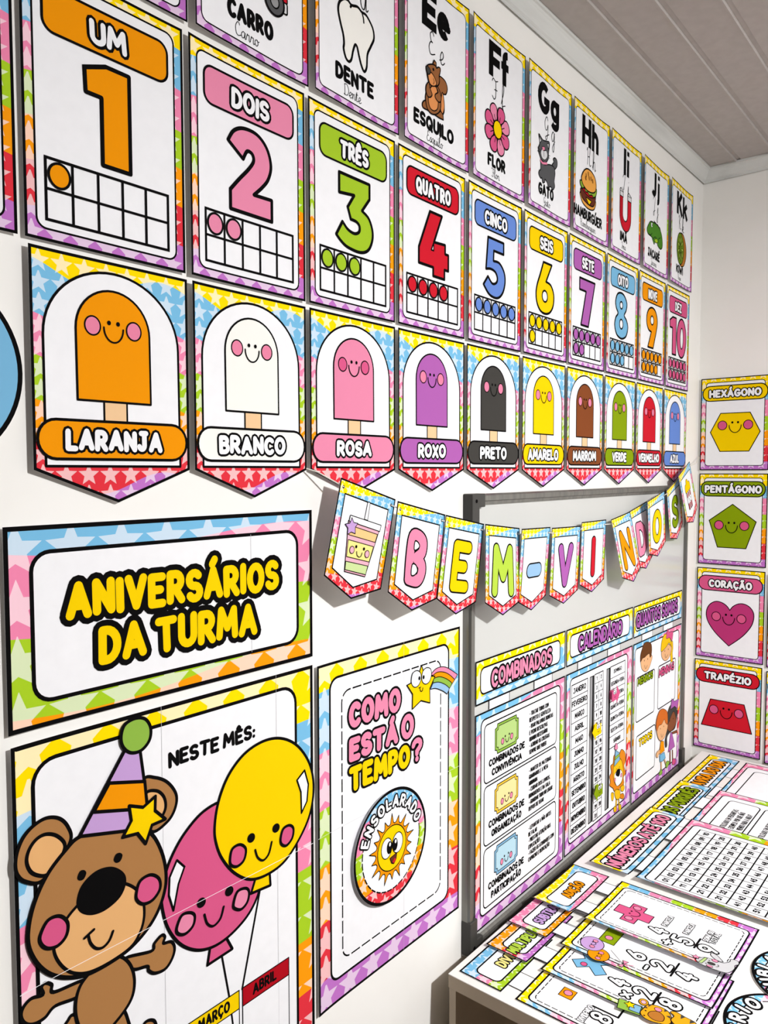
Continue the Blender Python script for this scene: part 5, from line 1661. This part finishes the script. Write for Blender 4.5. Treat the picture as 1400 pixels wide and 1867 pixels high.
a.shape([(296.6, -481.7), (305, -484.1), (307.9, -522.8), (298.8, -523.3)], 'skindark', 1.2); a.shape([(317.5, -486.1), (324.5, -488.1), (328.7, -522.4), (321.7, -522)], 'skindark', 1.2)
a.shape([(321.7, -520.3), (337.9, -518.5), (352.6, -529.5), (346, -537.5), (324.7, -534.4)], 'hotpink', 1.2, True)
a.shape([(312.1, -429.5), (356.7, -433.9), (359.6, -443), (317.1, -436.6)], 'skindark', 1.2)
a.shape([(302.8, -426.2), (314.6, -432.6), (327.4, -455.9), (340.5, -481), (283.1, -483.6), (294.8, -448.5)], 'purple', 1.3)
a.shape([(271.9, -398.5), (268.2, -371.7), (284.9, -346.7), (316.7, -343), (353.2, -369.9), (354.3, -390.1), (339.6, -422.8), (298.1, -424.9), (271.5, -434), (272.8, -458.7), (259.5, -461.4), (254, -440.5), (266.2, -419.6)], 'charcoal', 1.3, True)
a.shape([(272, -401.8), (291.4, -384.1), (322.6, -367.4), (342.4, -388.8), (348.1, -405.1), (330.1, -420.3), (298, -423.3), (277.1, -412.8)], 'skindark', 1.3, True)
a.shape([(296.6, -354.5), (306.4, -324.2), (330.3, -338), (368, -338.6), (355.4, -367.1), (331.1, -353)], 'purple', 1.3)
for q in [(290.7, -388.8), (320.1, -388.9)]:
    a.poly(ell(q[0], q[1], 1.8, 2.2, 0, 10), 'black')
a.build()
a = A_('boy_drawing', z2 + .8)
a.shape([(220.7, -491.9), (228.2, -494.1), (230.8, -520.6), (222.9, -518.1)], 'skin', 1.2); a.shape([(245.6, -492.9), (253.2, -493.5), (269, -516), (262.3, -515.6)], 'skin', 1.2)
a.shape([(208.1, -526.4), (222.9, -518.1), (234.2, -526.4), (232.4, -533.9), (212.8, -532.6)], 'tickgreen2', 1.2, True); a.shape([(262.2, -514), (275.4, -508.2), (291.5, -514.6), (287.4, -523.2), (269.6, -527.6)], 'tickgreen2', 1.2, True)
a.shape([(209.7, -471.1), (249, -472.9), (258.9, -493.6), (230.5, -496.4), (212.9, -492)], 'skyblue', 1.2)
a.shape([(213.2, -454.6), (185.5, -456.2), (181.8, -467.7), (194.8, -473.1), (203, -466), (229, -467.2)], 'skin', 1.2, True)
a.shape([(218.5, -430.7), (240.6, -436.8), (248.8, -468), (211.7, -468.5), (210.8, -450.8)], 'orange', 1.2)
a.shape([(182.2, -387.7), (187.2, -404.7), (200.8, -421), (218.4, -429.9), (244.5, -428.3), (265.8, -411.5), (269.1, -388.1), (223.8, -363.7), (189.8, -370.8)], 'skin', 1.3, True)
a.shape([(182.3, -390.8), (175.1, -371.7), (184.5, -349.1), (205.1, -335.3), (231.1, -336.9), (262.8, -352.6), (270.5, -372.3), (269.3, -393), (251, -383.4), (241.6, -371.4), (220.3, -380.3), (198.7, -379.4)], 'ginger', 1.3, True)
for q in [(210, -391.1), (237.4, -391.1)]:
    a.poly(ell(q[0], q[1], 1.8, 2.2, 0, 10), 'black')
a.line([(215.1, -407.5), (222.2, -419.8), (235, -414.5)], 1.1, smooth=True)
a.build()

# ------------------------------------------------------------------ shape cards on the right wall
def shape_card(y, z, word, c, tw, pic, label, cheek='cheek'):
    d = .0042
    W, H = 204, 291
    t = thing('shape_card', label, 'shape card', on_side(y - .102, z - .291, XR - d), 'geometric shape cards on the right wall')
    r = random.Random(int(z * 100))
    bend = lift(r.uniform(.4, 1.5), r.uniform(0, .8), W)
    st = (.2, .4)
    A_ = lambda nm, z_=0.0: Art(nm, t, z_, -W / 2, H, 1, bend, st, (0, H))
    s = base_sheet(t, rect(0, -H, W, 0), rrect(16, -277, 189, -14, 9), 'rb_shape', -W / 2, H, 1, bend, (0, H), st, 3.0)
    z_ = s.top(); s.build()
    tape(t, [(-75, 272), (75, 272)], d, 1)
    a = A_('name_banner', z_); a.shape(rrect(6, -72, 197, -25, 22), c, 3.0); a.build()
    if not word:
        return
    zb = a.top()
    a = A_('name_lettering', zb); a.text(word, 102 - tw / 2, 102 + tw / 2, -62, -37, 6.2, 'white', 'black', 3.0); a.build()
    a = A_('smiling_shape', z_); P, fc = pic
    a.shape(P, c if word != 'CORAÇÃO' else 'magenta', 2.6); zb = a.top(); a.build()
    a = A_('face', zb); face_art(a, fc[0], fc[1], 76, cheek, 2.2, 3.2, .235, (13.5, 14)); a.build()
YS = -.0085
shape_card(YS, 1.7920, 'HEXÁGONO', 'yellow', 154, ([(31, -171), (61, -112), (148, -112), (178, -172), (147, -232), (61, -232)], (105, -150)), 'shape card HEXÁGONO with a smiling yellow hexagon, top of the column', 'hotpink')
shape_card(YS, 1.4900, 'PENTÁGONO', 'dgreen', 170, ([(103, -97), (173, -150), (145, -235), (60, -235), (33, -150)], (101, -164)), 'shape card PENTÁGONO with a smiling green pentagon', 'hotpink')
hp = cr([(103, -131), (112, -118), (128, -108), (146, -107), (163, -116), (173, -133), (173, -155), (164, -180), (140, -212), (102, -246)])[:-1] + cr([(102, -246), (64, -212), (41, -182), (32, -158), (33, -135), (43, -117), (60, -107), (78, -109), (93, -118), (103, -131)])[:-1]
shape_card(YS + .001, 1.1870, 'CORAÇÃO', 'hotpink', 130, (hp, (100, -155)), 'shape card CORAÇÃO with a smiling dark pink heart', 'hotpink')
shape_card(YS + .003, .8862, 'TRAPÉZIO', 'red', 142, ([(52, -126), (154, -126), (178, -215), (25, -215)], (101, -158)), 'shape card TRAPÉZIO with a smiling red trapezium, bottom of the column', 'hotpink')
shape_card(YS - .2115, 1.1820, '', 'green', 0, None, 'shape card cut by the right edge of the photo, beside the heart card')
shape_card(YS - .2125, .8790, '', 'blue', 0, None, 'shape card cut by the right edge of the photo, beside the trapezium card')

# ------------------------------------------------------------------ posters lying on the desk
TABG = 'title and body posters lying on the desk'
def corner_lift(a, W, b=0.0):
    f = lambda t: a * math.exp(-max(t, 0) / 30.0) + b * math.exp(-max(W - t, 0) / 24.0)
    return (f, [W * q for q in (.03, .07, .13, .22, .35, .6, .8, .9, .96)], 0)
def flat(x, y, h, H):
    return on_table(x, y - H * .001, TZ + h)
# PALAVRA DO DIA (lowest), USO DOS PORQUÊS, NÚMEROS ATÉ 100 (on top)
W = 382
H = 555
t, A_, s = board_poster(flat(2.143 + .191, -.067, .0009, H), 'desk poster PALAVRA DO DIA with an empty framed body, nearest the corner', W, 92, [(60, 138), (228, 305)], 110, H,
                        'PALAVRA DO DIA', 'orange', (38, 346, -64, -28), 8, (18, -76, 352, -18), bend=corner_lift(.3, W, 1.0), group=TABG, ipanel=(20, -H + 22, 352, -124))
z_ = s.top(); s.build()
a = A_('empty_frame', z_); a.shape(rrect(48, -H + 50, 325, -150, 14), 'white', 3); a.build()
t, A_, s = board_poster(flat(1.8705 + .191, -.067, .0035, H), 'desk poster USO DOS PORQUÊS with rounded text boxes, partly under the number grid poster', W, 88, [(60, 138), (228, 305)], 110, H,
                        'USO DOS PORQUÊS', 'dgreen', (42, 346, -66, -28), 7.5, (18, -76, 356, -16), bend=corner_lift(.3, W, .8), group=TABG, ipanel=(18, -H + 22, 354, -128))
z_ = s.top(); s.build()
for q, L_ in enumerate((['UTILIZADO EM PERGUNTAS.', 'EXEMPLO: POR QUE NÃO', 'VIEMOS PARA A AULA?'], ['UTILIZADO EM RESPOSTAS.', 'EXEMPLO: PORQUE'], ['UTILIZADO NO FINAL', 'DE FRASES.'])):
    a = A_('text_box', z_)
    y0 = -153 - q * 91
    a.shape(rrect(52, y0 - 79, 330, y0, 14), 'white', 3)
    for m, ln in enumerate(L_):
        wd = len(ln) * 5.9
        a.text(ln, 212 - wd / 2, 212 + wd / 2, y0 - 37 - m * 19, y0 - 23 - m * 19, 2.4, 'black', disc=5)
    a.build()
t, A_, s = board_poster(flat(1.629 + .191, -.068, .0062, H), 'desk poster NÚMEROS ATÉ 100 with a ten by ten grid of numbers', W, 94, [(42, 123), (232, 320)], 109, H,
                        'NÚMEROS ATÉ 100', 'pink', (16, 352, -66, -32), 7.5, (12, -79, 366, -18), bend=corner_lift(5.0, W, 1.5), bendb=corner_lift(5.5, W, .6), group=TABG, ipanel=(8, -H + 22, 352, -125))
z_ = s.top(); s.build()
a = A_('number_grid', z_, corner_lift(5.5, W, .6))
X0, X1, Y0, RHh = 20, 334, -146, 37.4
for q in range(11):
    a.stroke([(X0 - .8, Y0 - RHh * q), (X1 + .8, Y0 - RHh * q)], 3.0, 'black', cap='flat')
    a.lock = True
a.lock = False
for q in range(11):
    a.stroke([(X0 + 31.4 * q, Y0), (X0 + 31.4 * q, Y0 - RHh * 10)], 2.0, 'black', cap='flat')
    a.lock = True
a.lock = False
a.next()
a.lock = True
for n_ in range(100):
    tx = '%02d' % (n_ + 1) if n_ < 99 else '100'
    cx, cy = X0 + 31.4 * (n_ % 10 + .5), Y0 - RHh * (n_ // 10 + .5)
    a.text(tx, cx - 8.5, cx + 8.5, cy - 7, cy + 7, 3.2, 'black', disc=6)
a.build()

# ---- the four operations, fanned out to the left
OPG = 'maths operation posters fanned out on the desk'
OW, OH = 195, 398
def op_poster(x, y, h, word, tcol, tw, rb, sym, label, lift_=.6, tx=94, tilt=0.0):
    t = thing('operation_poster', label, 'poster', flat(x + OW * .0005, y, h, OH), OPG)
    bend = corner_lift(lift_, OW, .2)
    ox, oy = -OW / 2, OH
    A_ = lambda nm, z_=0.0: Art(nm, t, z_, ox, oy, 1, bend, (.1, .4), (0, 88))
    s = base_sheet(t, rect(0, -88, OW, 0), rrect(18, -73, 174, -22, 12), rb, ox, oy, 1, bend, (0, 88), (.1, .4), 3.2, 3.0, name='title_strip')
    z_ = s.top(); s.build()
    a = A_('title_lettering', z_)
    a.text(word, tx - tw / 2, tx + tw / 2, -60, -38, 4.6, tcol, 'black', 2.6, jitter=.03)
    a.build()
    for x0, x1 in ((26, 70), (122, 166)):
        a = A_('paper_tab', -.1)
        a.slab(rect(x0, -124, x1, -80), .2, 'white')
        a.stroke([(x0, -124), (x0, -80)], 1.6, 'black', cap='flat'); a.stroke([(x1, -124), (x1, -80)], 1.6, 'black', cap='flat')
        a.build()
    s = Art('body_sheet', t, 0, ox, oy, 1, bend, (.1, .4), (-116, 282))
    O = rect(0, -398, OW, -116)
    s.slab(O, PAPER_T, 'white', 'rb_opb')
    s.stroke(inset(O, 1.7), 3.4, 'black', True, cap='flat')
    s.shape(rrect(14, -386, 176, -131, 11), 'white', 3.0)
    s.dashed(rrect(22, -378, 168, -140, 10), 1.8, 'black', 11, 3)
    z_ = s.top(); s.build()
    B_ = lambda nm, z2=None: Art(nm, t, z_ if z2 is None else z2, ox, oy, 1, bend)
    return t, B_
def outl(a, ch, x0, x1, yb, yt, w=6.4, lw=3.0):
    a.text(ch, x0, x1, yb, yt, w, 'white', 'black', lw, disc=10)
def smiling(a, cx, cy, w):
    face_art(a, cx, cy, w, 'pink', 1.4, 1.8, .24, (7, 8))
# division, bottom of the fan
t, B_ = op_poster(1.125, -.049, .0008, 'DIVISÃO', 'paleyellow', 84, 'rb_op4', '/', 'operation poster DIVISÃO at the bottom of the fan, nearest the desk corner', tx=102)
a = B_('division_sign'); a.shape(rect(59, -192, 84, -168), 'orange', 1.4); a.shape(ell(73, -180, 7, 7.5, 0, 18), 'pink', 1.3)
a.build()
a = B_('sum')
a.text('DIVIDENDO', 22, 68, -232, -220, 2.0, 'white', 'black', 1.3)
outl(a, '8', 42, 62, -268, -232, 5.5)
a.stroke([(70, -226), (70, -272), (112, -272)], 3.4, 'black', cap='flat')
a.build()
# multiplication
t, B_ = op_poster(1.219, -.047, .0028, 'MULTIPLICAÇÃO', 'limegreen', 150, 'rb_op3', 'x', 'operation poster MULTIPLICAÇÃO with an orange border, above the DIVISÃO poster', lift_=3.0, tx=84)
a = B_('multiplication_sign')
a.shape([(66, -147), (84, -165), (103, -147), (118, -162), (100, -180), (118, -198), (100, -215), (83, -196), (65, -215), (49, -200), (66, -181), (50, -164)], 'skyblue', 1.5)
a.shape(ell(67, -170, 6, 6, 0, 16), 'hotpink', 1.2)
a.build()
a = B_('sum')
outl(a, '4', 50, 70, -259, -222); outl(a, 'x', 27, 44, -276, -246, 5); outl(a, '2', 50, 72, -305, -266)
a.stroke([(40, -308), (80, -308)], 3.6, 'black'); outl(a, '8', 50, 72, -349, -312)
a.build()
a = B_('tiger')
a.shape([(-2, -302), (-8, -265), (18, -258), (24, -296), (16, -300)], 'tickgreen2', 1.4)
a.shape([(2, -300), (0, -282), (20, -278), (22, -296)], 'tickblue2', 1.2)
a.shape(starpts(14, -279, 10, .5, 12), 'yellow', 1.1)
a.shape(ell(36, -294, 9, 8, 20, 20), 'tiger', 1.5); a.shape(ell(36, -294, 5, 4.5, 20, 16), 'palepink', 1)
a.shape([(5, -300), (20, -300), (34, -302), (42, -316), (40, -334), (24, -346), (8, -346), (-2, -330), (-4, -312)], 'tiger', 1.6, True)
a.shape([(8, -312), (20, -312), (28, -322), (22, -334), (8, -336), (2, -324)], 'crust', 1.3, True)
a.shape(ell(33, -320, 5, 6, 0, 16), 'pink', 1)
a.poly(ell(16, -305, 1.6, 1.8, 0, 10), 'black'); a.poly(ell(2, -308, 1.6, 1.8, 0, 10), 'black')
for P in ([(36, -303), (28, -305), (40, -309)], [(41, -328), (34, -330), (40, -334)], [(30, -341), (26, -336), (24, -345)], [(22, -299), (24, -306), (28, -300)]):
    a.poly(P, 'charcoal')
a.shape([(20, -346), (34, -346), (40, -338), (46, -344), (44, -360), (40, -380), (20, -385), (10, -365)], 'tiger', 1.5, True)
for P in ([(44, -354), (34, -357), (44, -362)], [(42, -370), (32, -372), (41, -378)]):
    a.poly(P, 'charcoal')
a.build()
# subtraction
t, B_ = op_poster(1.308, -.0405, .0052, 'SUBTRAÇÃO', 'lilac', 118, 'rb_op2', '-', 'operation poster SUBTRAÇÃO with two small balloons, between ADIÇÃO and MULTIPLICAÇÃO', lift_=2.5, tx=94)
a = B_('minus_sign'); a.shape(rect(62, -198, 130, -167), 'dgreen', 1.5); a.shape(ell(80, -181, 7, 7.5, 0, 18), 'pink', 1.3); a.build()
a = B_('sum')
outl(a, '6', 50, 72, -260, -224); outl(a, '-', 30, 46, -284, -254, 5); outl(a, '2', 50, 73, -308, -270)
a.stroke([(42, -313), (88, -313)], 3.6, 'black'); outl(a, '4', 48, 70, -354, -318)
a.build()
a = B_('balloons')
a.line([(22, -208), (18, -237)], .9); a.line([(45, -200), (16, -238)], .9)
a.shape(ell(16, -188, 21, 20, 20, 28), 'orange', 1.5); a.shape(ell(41, -164, 23, 22, 30, 28), 'lilac', 1.5)
for cx, cy in ((14, -192), (42, -168)):
    a.shape(ell(cx - 10, cy, 4.4, 4.8, 0, 14), 'pink', 1); a.shape(ell(cx + 10, cy + 2, 4.4, 4.8, 0, 14), 'pink', 1)
    a.poly(ell(cx - 4, cy + 4, 1.4, 1.6, 0, 8), 'black'); a.poly(ell(cx + 4, cy + 5, 1.4, 1.6, 0, 8), 'black'); a.line(arc(cx, cy + 1, 4, 4, 190, 350, 8), 1)
a.shape([(18, -237), (8, -228), (6, -238)], 'pink', 1); a.shape([(18, -237), (28, -230), (29, -241)], 'pink', 1); a.line([(18, -237), (10, -252)], 1.6, 'hotpink'); a.line([(18, -237), (24, -252)], 1.6, 'hotpink')
a.build()
# addition, on top
t, B_ = op_poster(1.405, -.043, .0076, 'ADIÇÃO', 'orange', 76, 'rb_op', '+', 'operation poster ADIÇÃO with a smiling pink plus sign, on top of the fan', lift_=8.0)
a = B_('plus_sign')
a.shape([(74, -149), (104, -149), (104, -171), (125, -171), (125, -200), (104, -200), (104, -222), (74, -222), (74, -200), (52, -200), (52, -171), (74, -171)], 'hotpink', 1.8)
zt_ = a.top(); a.build()
a = B_('face', zt_); smiling(a, 89, -184, 46); a.build()
a = B_('sum')
outl(a, '4', 52, 74, -264, -227); outl(a, '+', 22, 46, -286, -256, 6); outl(a, '5', 50, 73, -313, -272)
a.stroke([(50, -318), (88, -318)], 3.8, 'black'); outl(a, '9', 51, 74, -358, -322)
for w_, y in (('PARCELA', -254), ('PARCELA', -296), ('SOMA OU', -333), ('TOTAL', -345)):
    a.text(w_, 86, 128, y, y + 11, 2.0, 'white', 'black', 1.3)
a.build()
a = B_('koala')
a.shape([(12, -333), (28, -339), (35, -350), (36, -370), (40, -376), (50, -382), (58, -381), (62, -386), (61, -394), (52, -397), (44, -393), (34, -395), (20, -394), (5, -389), (0, -377), (-2, -360), (0, -345)], 'koala', 1.5, True)
a.shape([(38, -362), (46, -350), (55, -348), (56, -356), (48, -366), (40, -373)], 'koala', 1.5, True)
a.shape([(6, -340), (30, -343), (32, -348), (4, -346)], 'tickgreen', 1.1)
a.shape(ell(18, -359, 5, 6.5, 10, 18), 'charcoal', 1.2)
a.shape(ell(33, -361, 4.5, 5.5, 0, 14), 'pink', 1); a.shape(ell(4, -360, 4.5, 5.5, 0, 14), 'pink', 1)
a.poly(ell(26, -353, 1.3, 1.5, 0, 8), 'black'); a.poly(ell(10, -352, 1.3, 1.5, 0, 8), 'black')
a.line(arc(17, -368, 5, 4, 190, 350, 8), 1)
a.shape(starpts(20, -331, 8, .5), 'pink', 1)
a.build()

# ---- weather discs at the desk edge
t, A_ = weather_disc(on_table(1.336, -.548, TZ + .0008), 'round weather disc FRIO lying on the desk, partly under the NUBLADO disc', 'FRIO', 0, 0)
a = A_('lettering', .4); arc_text(a, 'FRIO', 75, 120, 58, 6.0, 27, lw=4.0); a.build()
a = A_('snowflake', .3)
for q in range(3):
    an = PI * q / 3
    a.line([(-30 * math.cos(an), -6 - 30 * math.sin(an)), (30 * math.cos(an), -6 + 30 * math.sin(an))], 5, 'skyblue')
a.build()
t, A_ = weather_disc(on_table(1.495, -.552, TZ + .0030), 'round weather disc NUBLADO lying on the desk at the right edge', 'NUBLADO', 0, 0)
a = A_('lettering', .4); arc_text(a, 'NUBLADO', 75, 146, 34, 6.0, 27, lw=4.0); a.build()
a = A_('cloud', .3)
a.shape([(-40, -24), (-44, -8), (-28, 4), (-14, 20), (10, 20), (24, 6), (42, 0), (42, -24)], 'tickblue', 1.8, True)
a.build()
